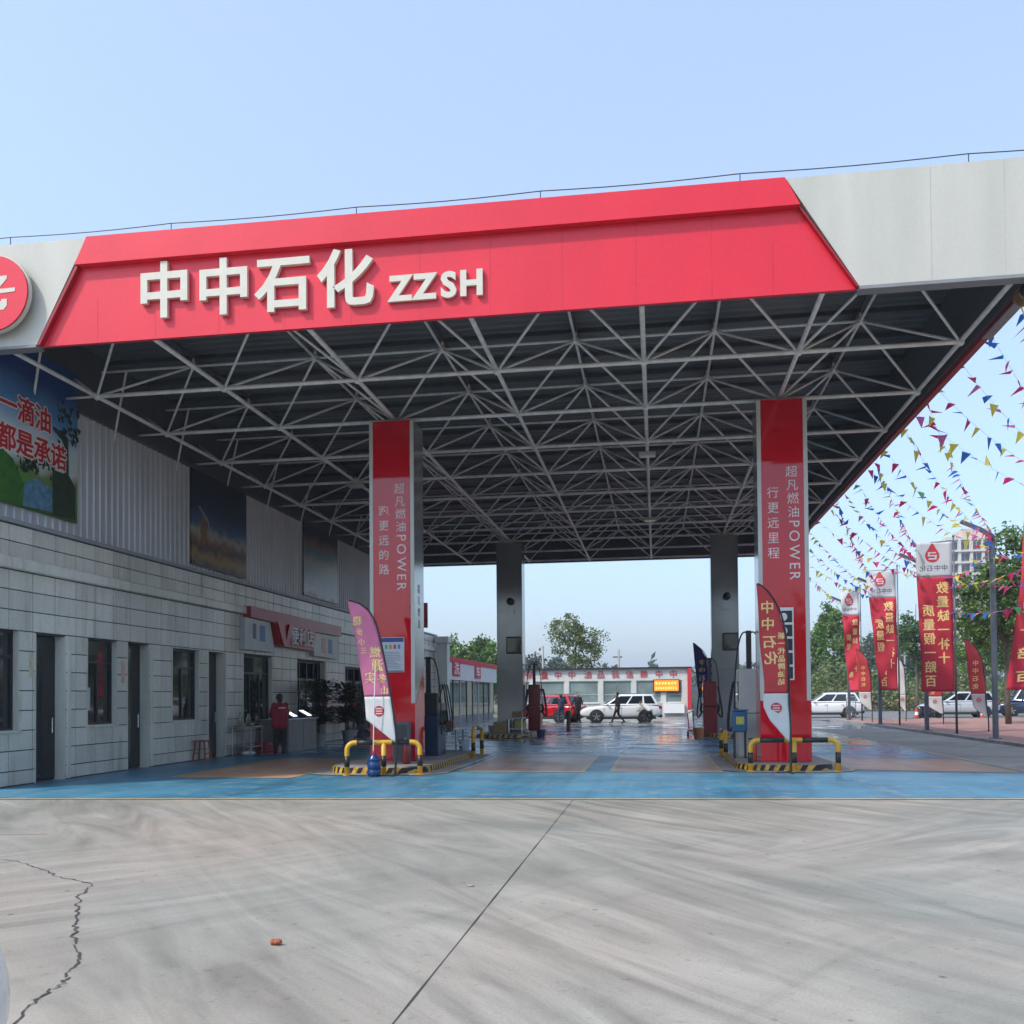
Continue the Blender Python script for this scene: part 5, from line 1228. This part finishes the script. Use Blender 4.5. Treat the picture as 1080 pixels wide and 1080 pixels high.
# =================================================================== PEOPLE
def person(label, loc, rz, mats, J, h=1.72, voxel=.013, extra=None):
    """J: joint dict in a 1.72 m figure; capsules fused into one continuous body mesh"""
    sk, hr, tp, bt, sh = range(5); s_ = h/1.72
    caps = []
    def c(a, b, ra, rb_, m): caps.append((Vector(J[a] if isinstance(a, str) else a)*s_, Vector(J[b] if isinstance(b, str) else b)*s_, ra*s_, rb_*s_, m))
    hd = Vector(J['head'])
    c('pelvis', 'chest', .145, .15, tp); c('chest', 'neck', .15, .065, tp)
    p, ch = Vector(J['pelvis']), Vector(J['chest']); side = (Vector(J['sh_l'])-Vector(J['sh_r'])).normalized()
    for q in (-1, 1):
        c(p+side*q*.075, ch+side*q*.085, .115, .115, tp); c(ch+side*q*.05, J['sh_l'] if q > 0 else J['sh_r'], .11, .075, tp)
        c(p+side*q*.06+Vector((0, 0, -.02)), p+side*q*.085+Vector((0, 0, -.1)), .125, .11, bt)
    c('neck', hd+Vector((0, 0, -.05)), .055, .05, sk)
    fw = Vector(J.get('face', (1, 0, 0))).normalized()
    c(hd+Vector((0, 0, .03)), hd+fw*.03+Vector((0, 0, -.055)), .092, .062, sk)
    c(hd-fw*.022+Vector((0, 0, .045)), hd-fw*.045+Vector((0, 0, -.02)), .098, .075, hr)
    c(hd+fw*.088+Vector((0, 0, -.005)), hd+fw*.105+Vector((0, 0, -.03)), .012, .016, sk)
    sd = fw.cross(Vector((0, 0, 1)))
    for q in (-1, 1): c(hd+sd*q*.088+Vector((0, 0, .01)), hd+sd*q*.09+Vector((0, 0, -.025)), .018, .014, sk)
    for q in 'lr':
        c('sh_'+q, 'el_'+q, .058, .047, tp); c('el_'+q, 'ha_'+q, .047, .034, tp)
        hn = Vector(J['ha_'+q]); d = (hn-Vector(J['el_'+q])).normalized(); w = d.cross(Vector((0, 0, 1))); w = w.normalized() if w.length > .1 else Vector((1, 0, 0))
        c(hn, hn+d*.085, .034, .036, sk)
        for f_ in range(4): c(hn+d*.085+w*(f_-1.5)*.02, hn+d*(.15+.012*(1.5-abs(f_-1.5)))+w*(f_-1.5)*.024, .0115, .010, sk)
        c(hn+d*.03-w*.03, hn+d*.085-w*.06, .013, .011, sk)
        c('hip_'+q, 'kn_'+q, .098, .068, bt); c('kn_'+q, 'an_'+q, .066, .048, bt)
        an = Vector(J['an_'+q]); tf = Vector(J.get('toe_'+q, fw)).normalized()
        c(an+Vector((0, 0, -.03))-tf*.04, an+tf*.15+Vector((0, 0, -.055)), .045, .036, sh)
    if extra:
        for e in extra: c(*e)
    vs, fs = [], []
    b = MB()
    for a, q, ra, rb_, m in caps:
        d = q-a
        if d.length < 1e-5: d = Vector((0, 0, .001))
        dn = d.normalized(); pts, rr_ = [], []
        for k in range(4): an_ = k*math.pi/8; pts.append(a-dn*ra*math.cos(an_)); rr_.append(max(.001, ra*math.sin(an_)))
        pts.append(a); rr_.append(ra); pts.append(q); rr_.append(rb_)
        for k in range(3, -1, -1): an_ = k*math.pi/8; pts.append(q+dn*rb_*math.cos(an_)); rr_.append(max(.001, rb_*math.sin(an_)))
        b.tube(pts, rr_, 12)
    me = b.mesh('body'); tmp = bpy.data.objects.new('tmp', me); COL.objects.link(tmp)
    md = tmp.modifiers.new('r', 'REMESH'); md.mode = 'VOXEL'; md.voxel_size = voxel*s_; md.use_smooth_shade = True
    md = tmp.modifiers.new('s', 'SMOOTH'); md.iterations = 2; md.factor = .4
    dg = bpy.context.evaluated_depsgraph_get(); new = bpy.data.meshes.new_from_object(tmp.evaluated_get(dg)); bpy.data.objects.remove(tmp)
    new.materials.clear()
    for q in mats: new.materials.append(q)
    idx = []
    for pl in new.polygons:
        P = pl.center; best = 9; bm_ = 0
        for a, q, ra, rb_, m in caps:
            d = q-a; L2 = d.length_squared; u = max(0, min(1, (P-a).dot(d)/L2)) if L2 > 0 else 0
            dist = (P-a-d*u).length-(ra+(rb_-ra)*u)
            if dist < best: best = dist; bm_ = m
        idx.append(bm_)
    new.polygons.foreach_set('material_index', idx); new.polygons.foreach_set('use_smooth', [True]*len(new.polygons))
    t = thing('person', label, 'person', loc, rz); o = bpy.data.objects.new('body', new); COL.objects.link(o); o.parent = t
    return t, s_
M_jred = mat('jacket_red', (.26, .008, .022), .75, var=.15, scale=8); M_blackc = mat('cloth_black', (.012, .012, .014), .85, var=.2, scale=8)
M_navyc = mat('cloth_navy', (.02, .024, .06), .85, var=.2, scale=8); M_jean = mat('jeans', (.035, .06, .11), .85, var=.2, scale=8); M_shoe = mat('shoe', (.02, .02, .02), .6, var=.1); M_whitec = mat('cloth_white', (.55, .54, .52), .8, var=.12, scale=8)
STAND = dict(pelvis=(0, 0, .95), chest=(.01, 0, 1.27), neck=(.01, 0, 1.47), head=(.035, 0, 1.60), sh_l=(0, .17, 1.40), sh_r=(0, -.17, 1.40), el_l=(.02, .24, 1.12), el_r=(.02, -.24, 1.12), ha_l=(.14, .22, .90), ha_r=(.14, -.22, .90),
             hip_l=(0, .09, .90), hip_r=(0, -.09, .90), kn_l=(.02, .10, .50), kn_r=(.02, -.10, .50), an_l=(0, .11, .09), an_r=(0, -.11, .09))
# attendant in red at the counter, seen from behind, facing the window
J = dict(STAND); J.update(el_l=(.10, .25, 1.13), el_r=(.10, -.25, 1.13), ha_l=(.33, .18, 1.08), ha_r=(.33, -.18, 1.05), head=(.05, 0, 1.585), chest=(.03, 0, 1.26))
pt, s_ = person('person in red work jacket and black trousers facing the shop counter', (1.12, 9.95, .012), math.radians(128), [M_skin, M_hair, M_jred, M_blackc, M_shoe], J, 1.72, .011, [((-.08, 0, 1.57), (-.09, 0, 1.50), .05, .03, 1), ((0, .10, .84), (0, .11, 1.2), .145, .13, 2), ((0, -.10, .84), (0, -.11, 1.2), .145, .13, 2), ((-.03, 0, .84), (-.03, 0, 1.3), .15, .15, 2), ((0, .12, 1.36), (.04, .22, 1.2), .09, .075, 2), ((0, -.12, 1.36), (.04, -.22, 1.2), .09, .075, 2), ((0, .1, .8), (.0, .1, .3), .11, .09, 3), ((0, -.1, .8), (.0, -.1, .3), .11, .09, 3)])
b = MB(); 
for k in range(7): b.box(-.20, -.192, -.10+k*.028, -.08+k*.028, 1.30, 1.335)
b.build('back_print', M_wtext, pt, local=True)
# three people at the washing yard
J = dict(STAND); J.update(chest=(.08, 0, 1.25), neck=(.13, 0, 1.44), head=(.19, 0, 1.55), sh_l=(.10, .17, 1.38), sh_r=(.10, -.17, 1.38), el_l=(.25, .22, 1.15), el_r=(.25, -.22, 1.15), ha_l=(.42, .15, 1.10), ha_r=(.42, -.12, 1.08), kn_l=(.06, .12, .5), an_l=(.10, .14, .09), an_r=(-.12, -.12, .09))
person('person in dark navy jacket and jeans leaning over the red car', (6.15, 39.6, .004), math.radians(100), [M_skin, M_hair, M_navyc, M_jean, M_shoe], J, 1.74, .014)
J = dict(STAND); J.update(el_r=(-.05, -.30, 1.15), ha_r=(-.02, -.42, .95), el_l=(.1, .24, 1.15), ha_l=(.25, .15, 1.0))
person('person in black jacket standing behind the red car', (7.05, 40.6, .004), math.radians(-60), [M_skin, M_hair, M_blackc, M_blackc, M_shoe], J, 1.80, .014)
J = dict(STAND); J.update(hip_l=(0, .09, .90), kn_l=(.16, .10, .52), an_l=(.30, .10, .11), kn_r=(-.02, -.10, .50), an_r=(-.32, -.10, .13), el_l=(-.10, .24, 1.14), ha_l=(-.02, .25, .90), el_r=(.02, -.23, 1.13), ha_r=(.14, -.2, .92), toe_r=(1, 0, -.5), face=(1, -.25, 0))
person('person in black walking past the white SUV', (9.5, 38.5, .004), math.radians(172), [M_skin, mat('hair_brown', (.03, .018, .012), .5, var=.2), M_blackc, M_blackc, M_shoe], J, 1.80, .014)
J = dict(STAND); J.update(pelvis=(-.25, 0, .72), chest=(.08, 0, .96), neck=(.24, 0, 1.10), head=(.36, 0, 1.13), sh_l=(.18, .17, 1.06), sh_r=(.18, -.17, 1.06), el_l=(.30, .2, .82), el_r=(.32, -.2, .84), ha_l=(.48, .12, .72), ha_r=(.50, -.12, .74), hip_l=(-.24, .09, .70), hip_r=(-.24, -.09, .70), kn_l=(.06, .12, .46), kn_r=(.02, -.12, .45), an_l=(-.12, .12, .09), an_r=(-.18, -.12, .09))
person('person in white top bending down to wipe the white SUV rear door', (11.1, 39.9, .004), math.radians(150), [M_skin, mat('hair_b2', (.06, .03, .015), .5, var=.2), M_whitec, M_blackc, M_shoe], J, 1.72, .014)

# =================================================================== BUILDINGS AT THE BACK
M_cream = mat('render_cream', (.60, .61, .56), .7, var=.1, scale=1, fine=.06)
M_shut = mat('frosted_glass', (.20, .26, .245), .12, var=.3, scale=.9)
YR = 56.0; XL0, XL1 = .4, 14.0; HB = 3.62
wash = thing('wash_hall', 'low white building with red rooftop letters at the back of the yard', 'building', (7, 58, 0))
wl = MB(); bays = [(.6, 2.05), (2.45, 4.75), (5.1, 7.35), (7.7, 9.85), (10.2, 12.05), (12.4, 13.6)]
wl.box(XL0, XL1, YR, YR+5, 2.72, HB); xs0 = XL0
for a, b_ in bays: wl.box(xs0, a, YR, YR+.3, 0, 2.719); wl.box(a, b_, YR, YR+.3, 0, 1.05); xs0 = b_
wl.box(xs0, XL1, YR, YR+.3, 0, 2.719); wl.box(XL0, XL0+.2, YR+.3, YR+5, 0, 2.719).box(XL1-.2, XL1, YR+.3, YR+5, 0, 2.719).box(XL0, XL1, YR+4.8, YR+5, 0, 2.719)
wl.build('wall', M_cream, wash)
MB().box(XL0-.15, XL1+.35, YR-.25, YR+5.2, HB+.002, HB+.10).build('roof', M_frame, wash)
for a, b_ in bays:
    o = MB().box(a, a+.06, YR+.08, YR+.16, 1.05, 2.715).box(b_-.06, b_, YR+.08, YR+.16, 1.05, 2.715).box(a+.06, b_-.06, YR+.08, YR+.16, 1.05, 1.11).box(a+.06, b_-.06, YR+.08, YR+.16, 2.655, 2.715).box(a+.06, b_-.06, YR+.085, YR+.155, 1.65, 1.69).build('window', M_clean, wash)
    mid = (a+b_)/2
    MB().box(a+.06, mid, YR+.11, YR+.125, 1.11, 2.655).build('pane', M_shut, o); MB().box(mid+.004, b_-.06, YR+.112, YR+.127, 1.11, 2.655).build('pane', M_shut, o)
    MB().box(a-.05, b_+.05, YR-.06, YR+.02, .97, 1.045).build('sill', M_cream, wash)
MB().box(XL1+.002, XL1+.30, YR-.30, YR+.4, 0.5, HB-.02).build('red_corner_panel', M_bred, wash)
MB().box(XL1+.002, XL1+.30, YR-.28, YR+.38, 0, .498).build('corner_base', M_cream, wash)
M_rtext = mat('roof_letter_red', (.55, .05, .07), .5, var=.05)
for ch, px in zip('保量中中油品我信赖中中', (558, 574, 588.5, 603, 620, 633.5, 649, 664, 679, 695, 710)):
    t = MB(); cjk(t, ch, (at(px, 710, YR).x, YR-.03, 3.20), (1, 0, 0), (0, 0, 1), .60, .02); t.build('letter', M_rtext, wash)
t = thing('led_sign', 'lit orange LED sign on the low white building', 'sign', (13, YR, 2))
LX0, LX1 = at(689, 720, YR).x, at(716.5, 720, YR).x
MB().box(LX0, LX1, YR-.14, YR-.01, 1.85, 2.78).build('case', M_frame, t)
MB().box(LX0+.07, LX1-.07, YR-.15, YR-.1405, 1.92, 2.71).build('screen', mat('led_orange', (.80, .20, .012), .5, var=.15, scale=6, emit=.55), t)
b = MB(); rr = random.Random(9)
for row, z, n in ((0, 2.42, 7), (1, 2.05, 9)):
    for k in range(n):
        wd = LX1-LX0-.3; x = LX0+.15+k*wd/n
        for q in range(4): zz = z+q*.045; b.box(x+rr.uniform(0, .03), x+wd/n*rr.uniform(.5, .8), YR-.1535, YR-.1505, zz, zz+.024)
b.build('lit_marks', mat('led_yellow', (1, .60, .16), .5, var=0, emit=.7), t)
o = MB().box(12.2, 13.75, YR-.3, YR-.06, .25, .95).build('white_board', M_wtext); tag(o, 'white panel leaning on the low white building behind the SUV', 'board')
# side building with red roof edge
sb = thing('side_shop', 'low side shop with red roof edge and dark green glass front', 'shop', (-3, 43, 0))
SX = -.1; y0, y1 = 34.6, 53.0
MB().box(-6, SX-.02, y0, y1, 2.70, 3.80).box(-6, SX-.3, y0, y0+.2, 0, 2.7).box(-6, SX-.3, y1-.2, y1, 0, 2.7).box(-6, -5.8, y0+.2, y1-.2, 0, 2.7).build('wall', M_cream, sb)
MB().box(SX-.01, SX+.10, y0, y1, 2.60, 3.62).build('white_band', mat('band_white', (.52, .55, .57), .5, var=.08), sb)
MB().box(-6, SX+.16, y0-.1, y1+.1, 3.625, 3.92).build('roof_edge', M_bred, sb)
for ch, a, z in (('洗', 38.8, 3.25), ('车', 45.5, 3.22)):
    o = MB().box(SX+.11, SX+.15, a-1.0, a+1.0, z-.42, z+.42).build('letter_board', M_bred, sb); t = MB(); cjk(t, ch, (SX+.165, a, z), (0, 1.9, 0), (0, 0, 1), .74, .01); t.build('letter', M_wtext, o)
n = 9
for k in range(n):
    a, b_ = y0+.3+(y1-y0-.6)*k/n, y0+.3+(y1-y0-.6)*(k+1)/n
    MB().box(SX-.16, SX-.06, a-.05, a+.05, 0, 2.69).build('mullion', M_frame if k % 3 else M_clean, sb)
    MB().box(SX-.12, SX-.10, a+.05, b_-.05, .45, 2.6).build('pane', M_glassg, sb)
    MB().box(SX-.13, SX-.09, a+.05, b_-.05, 0, .44).build('kick_panel', mat('kick_blue', (.03, .06, .12), .4, var=.1), sb)
t = thing('gate_post', 'pale square gate post with cap at the far end of the shop', 'post', (.35, 34, 0))
MB().box(.05, .65, 33.6, 34.2, 0, 4.5).build('shaft', M_cream, t); MB().box(-.02, .72, 33.53, 34.27, 4.5, 4.85).build('cap', M_cream, t, bevel=.03)
o = thing('yard_wall', 'pale rendered yard wall right of the low white building', 'wall', (17, 61, 0))
MB().box(14.6, 22, 61, 61.2, 0, 2.3).build('panel', mat('wall_pale', (.36, .38, .37), .8, var=.15), o); MB().box(14.55, 22.05, 60.95, 61.25, 2.3, 2.4).build('coping', M_kerbc, o)
# apartment block far away
ap = thing('apartment_block', 'tall cream apartment block with balconies far beyond the trees', 'building', at(1026, 730, 240)+Vector((0, 8, -1)))
M_ap = mat('apartment_render', (.56, .42, .36), .8, var=.08, scale=.2); M_apd = mat('apartment_glass', (.05, .06, .09), .15, var=.3, scale=.5); M_slab = mat('apartment_slab', (.58, .56, .52), .7, var=.05)
ax0, ax1 = at(1002, 700, 240).x, at(1052, 700, 240).x
MB().box(ax0, ax1, 240.8, 254, 0, 41).build('wall', M_ap, ap); MB().box(ax0+4, ax0+10, 241.4, 250, 41, 44).build('roof_house', M_ap, ap)
MB().box(ax0-.3, ax1+.3, 240.2, 254.4, 41, 41.8).build('cornice', M_slab, ap)
for fl in range(13):
    z = 2.0+fl*3.0
    MB().box(ax0-.2, ax1+.2, 239.6, 240.79, z-.15, z+.25).build('balcony_slab', M_slab, ap)
    for k in range(4):
        a = ax0+.4+(ax1-ax0)*k/4; w = (ax1-ax0)/4-.8
        o = MB().box(a, a+w, 240.70, 240.79, z+.7, z+2.5).build('window', M_apd, ap); MB().box(a+w*.48, a+w*.52, 240.66, 240.695, z+.7, z+2.5).build('mullion', M_slab, o)
for k in (1, 2, 3): a = ax0+(ax1-ax0)*k/4; MB().box(a-.35, a+.35, 239.9, 240.75, 0, 41).build('pier', M_slab, ap)
# poles in the distance
for px, pt_, yy, lb in ((653, 685, 66, 'thin utility pole rising behind the low white building'), (573, 682, 66, 'pale pole behind the left end of the low white building'), (1017, 672, 78, 'white street pole among the shrubs'), (955, 660, 90, 'pale slender street pole beyond the banners')):
    p = at(px, 735, yy); top = at(px, pt_, yy).z; t = thing('utility_pole', lb, 'pole', (p.x, yy, 0))
    MB().tube([(p.x, yy, 0), (p.x, yy, top)], [.13, .09], 8).build('shaft', M_kerbc, t, smooth=True)
    if px == 653: MB().box(p.x-.5, p.x+.3, yy-.05, yy+.05, top-.7, top-.6).build('crossarm', M_frame, t)
    else: MB().lathe([(.10, 0), (.04, .06)], (p.x, yy, top), 'z', 8).build('cap', M_kerbc, t)

# =================================================================== TREES
L_mid = leafmat('leaf_mid', (.055, .12, .02), (.15, .24, .045)); L_olive = leafmat('leaf_olive', (.07, .12, .03), (.20, .23, .07)); L_dark = leafmat('leaf_dark', (.035, .085, .018), (.10, .18, .035))
L_bright = leafmat('leaf_bright', (.07, .16, .02), (.20, .32, .06)); L_haze = leafmat('leaf_far_hazed', (.06, .09, .06), (.12, .15, .10)); L_dry = leafmat('leaf_dry', (.12, .14, .05), (.30, .27, .11))  # far foliage greyed, distance haze mixed into its leaf colour
def tree(name, label, base, h, crown, m_leaf, nclump, nleaf, lsz, seed, trunk=.14, grp=None, crad=.5, droop=0.):
    """crown: list of (dx, dy, dz, rx, ry, rz) ellipsoids; leaves gather in clumps with gaps between"""
    r_ = random.Random(seed); base = Vector(base); t = thing(name, label, 'tree', base, group=grp)
    tips = []
    for k in range(nclump):
        e = r_.choice(crown)
        while True:
            v = Vector((r_.uniform(-1, 1), r_.uniform(-1, 1), r_.uniform(-1, 1)))
            if .25 < v.length < 1: break
        tips.append(base+Vector((e[0]+v.x*e[3], e[1]+v.y*e[4], e[2]+v.z*e[5])))
    cz = sum(p.z for p in tips)/len(tips); fork = base+Vector((0, 0, (min(p.z for p in tips)-base.z)*.9))
    tr = MB(); tr.tube([base, base.lerp(fork, .5)+Vector((r_.uniform(-.1, .1), 0, 0)), fork, Vector((base.x, base.y, cz))+Vector((r_.uniform(-.2, .2), 0, 0)), Vector((base.x, base.y, base.z+h*.93))], [trunk, trunk*.85, trunk*.75, trunk*.45, trunk*.12], 8)
    for p in tips[::max(1, nclump//26)]:
        s0 = Vector((base.x, base.y, max(fork.z, min(p.z-.4, p.z-(p-Vector((base.x, base.y, p.z))).length*.7)))); md = s0.lerp(p, .55)+Vector((0, 0, .15*h*.1))
        tr.tube([s0, md, p], [trunk*.34, trunk*.2, trunk*.06], 5, False)
    tr.build('trunk', M_bark, t, smooth=True)
    lv = MB(); per = nleaf//nclump
    for p in tips:
        cr = crad*r_.uniform(.55, 1.25)
        for q in range(int(per*r_.uniform(.6, 1.4))):
            o = p+Vector((r_.gauss(0, cr*.5), r_.gauss(0, cr*.5), r_.gauss(-droop, cr*.42)))
            u = Vector((r_.gauss(0, 1), r_.gauss(0, 1), r_.gauss(0, .7))).normalized(); v = u.orthogonal().normalized(); v = (Matrix.Rotation(r_.uniform(0, 6.28), 3, u) @ v)
            s_ = lsz*r_.uniform(.6, 1.3); lv.face([o-u*s_*.6, o+v*s_*.34, o+u*s_*.6, o-v*s_*.34])
    lv.build('crown', m_leaf, t)
    return t
# sparse tree behind the low building
p = at(606, 735, 66); tree('broadleaf_tree', 'sparse young tree with see-through crown behind the low white building', (p.x, 66, 0), 9.4, [(0, 0, 5.6, 2.3, 2, 2.7), (-.8, 0, 7.2, 1.5, 1.4, 1.7), (1.0, 0, 6.0, 1.9, 1.6, 2.0)], L_olive, 110, 5200, .20, 4, .12, crad=.55)
for k, (px, y, w) in enumerate(((560, 120, 4), (590, 135, 3.4))):
    p = at(px, 735, y); tree('distant_tree', ('dim grey green tree far off above the left end of the low building', 'dim far tree just left of the sparse tree')[k], (p.x, y, 0), 7.5, [(0, 0, 5, w*.7, 2, 2.6)], L_haze, 40, 1600, .5, 30+k, .2, crad=.9)
# tree row behind the side shop
for k, (px, top, y) in enumerate(((462, 678, 72), (477, 672, 75), (492, 675, 70), (507, 670, 76), (520, 676, 72), (446, 672, 74), (534, 690, 78))):
    p = at(px, 735, y); h = at(px, top, y).z
    tree('conifer_tree', 'green tree behind the side shop, %s of the row from the shop end' % ('second', 'third', 'fourth', 'fifth', 'sixth', 'first', 'last')[k], (p.x, y, 0), h, [(0, 0, h*.5, 1.5, 1.5, h*.42), (0, 0, h*.72, .9, .9, h*.26)], (L_dark, L_bright, L_mid)[k % 3], 46, 2600, .30, 50+k, .13, 'trees behind the side shop', .6)
# poplars behind the right pillar
for k, (px, top, y, lb) in enumerate(((862, 658, 84, 'right beside the front right pillar'), (873, 638, 88, 'the tallest in its row'), (884, 640, 86, 'third from the front right pillar'), (895, 662, 84, 'behind the leftmost banner'), (752, 700, 80, 'seen low between the right pillars'))):
    p = at(px, 735, y); h = at(px, top, y).z
    tree('poplar_tree', 'narrow green poplar beyond the road, '+lb, (p.x, y, 0), h, [(0, 0, h*.5, 1.35, 1.3, h*.42), (0, 0, h*.8, .7, .7, h*.22)], L_mid if k % 2 else L_bright, 60, 3600, .27, 70+k, .16, 'poplars beyond the road', .55)
p = at(925, 735, 118); tree('distant_tree', 'grey green far tree between the two left banners', (p.x, 118, 0), 9.5, [(0, 0, 6, 3.2, 2.5, 3.4)], L_haze, 60, 2400, .5, 90, .22, crad=1.0)
p = at(940, 735, 125); tree('distant_tree', 'grey far tree right of the leaning banner', (p.x, 125, 0), 10, [(0, 0, 6, 3.6, 2.5, 3.8)], L_haze, 60, 2400, .5, 91, .22, crad=1.0)
p = at(975, 735, 64); tree('broadleaf_tree', 'dark green street tree behind the large red banner', (p.x, 66, 0), at(960, 628, 66).z, [(0, 0, 5.4, 2.3, 2.0, 2.6), (-1.0, 0, 6.2, 1.3, 1.2, 1.6), (1.5, 0, 4.6, 1.6, 1.6, 1.6)], L_dark, 90, 6500, .24, 95, .16, crad=.6)
p = at(1030, 735, 62); tree('broadleaf_tree', 'street tree with lighter leaves behind the slender feather flag', (p.x+.6, 62, 0), 7.2, [(0, 0, 5.0, 2.4, 2, 2.2)], L_bright, 70, 5200, .24, 96, .15, crad=.6)
tree('broadleaf_tree', 'large dense street tree at the right edge behind the nearest lamp post', (28.2, 32.3, .09), 9.8, [(0, 0, 5.7, 2.2, 2.0, 2.4), (.6, 0, 7.5, 1.9, 1.6, 1.9), (-1.0, -.3, 5.6, 1.5, 1.3, 1.9), (1.6, 0, 6.6, 1.9, 1.6, 2.4)], L_mid, 210, 19000, .17, 97, .15, crad=.48)
tree('broadleaf_tree', 'leafy street tree mostly outside the right edge of the view', (32.5, 40, .09), 8.2, [(0, 0, 5.4, 2.3, 2.2, 2.4)], L_dark, 80, 6000, .2, 98, .15, crad=.5)
# shrub belt and tall dry grass beyond the road
def belt(name, label, x0, x1, y0, y1, n, hmin, hmax, m, lsz, seed):
    r_ = random.Random(seed); b = MB()
    for k in range(n):
        x, y = r_.uniform(x0, x1), r_.uniform(y0, y1); hh = r_.uniform(hmin, hmax)*(.75+.35*math.sin(x*.7)+.15*math.sin(x*1.9)); z = hh*math.sqrt(r_.random())
        u = Vector((r_.gauss(0, 1), r_.gauss(0, 1), r_.gauss(.6, 1))).normalized(); v = u.orthogonal().normalized(); s_ = lsz*r_.uniform(.6, 1.4); o = Vector((x, y, z))
        b.face([o-u*s_*.6, o+v*s_*.3, o+u*s_*.6, o-v*s_*.3])
    return struct(b.build(name, m), 'stuff', label)
belt('shrub_belt', 'olive shrubs along the far side of the road', 24, 80, 74, 79, 16000, 3.2, 5.2, L_olive, .34, 5)
belt('dry_grass', 'tall dry grass and weeds along the far road edge', 22, 80, 72.3, 74.5, 9000, 1.2, 2.6, L_dry, .30, 6)
belt('far_hedge', 'dense green growth far behind the road', 14, 110, 92, 100, 9000, 3, 4.6, L_mid, .6, 8)
belt('far_woods', 'line of distant woods on the horizon', -90, 140, 170, 190, 14000, 6, 8, L_haze, 1.3, 9)

belt('street_trees_mass', 'belt of tall trees across the street behind the viewer', -70, 100, -88, -80, 9000, 9, 13, L_mid, 1.5, 12)

# =================================================================== HAZE: even thin air round the whole place
hz = bpy.data.materials.new('thin_haze'); hz.use_nodes = True; n = hz.node_tree.nodes; n.clear()
pv = n.new('ShaderNodeVolumePrincipled'); pv.inputs['Color'].default_value = (.80, .88, 1, 1); pv.inputs['Density'].default_value = .0007; pv.inputs['Anisotropy'].default_value = .2
ho = n.new('ShaderNodeOutputMaterial'); hz.node_tree.links.new(pv.outputs[0], ho.inputs['Volume'])
struct(MB().box(-910, 910, -310, 1510, -1.1, 50).build('haze', hz), 'stuff', 'thin pale haze in the air')
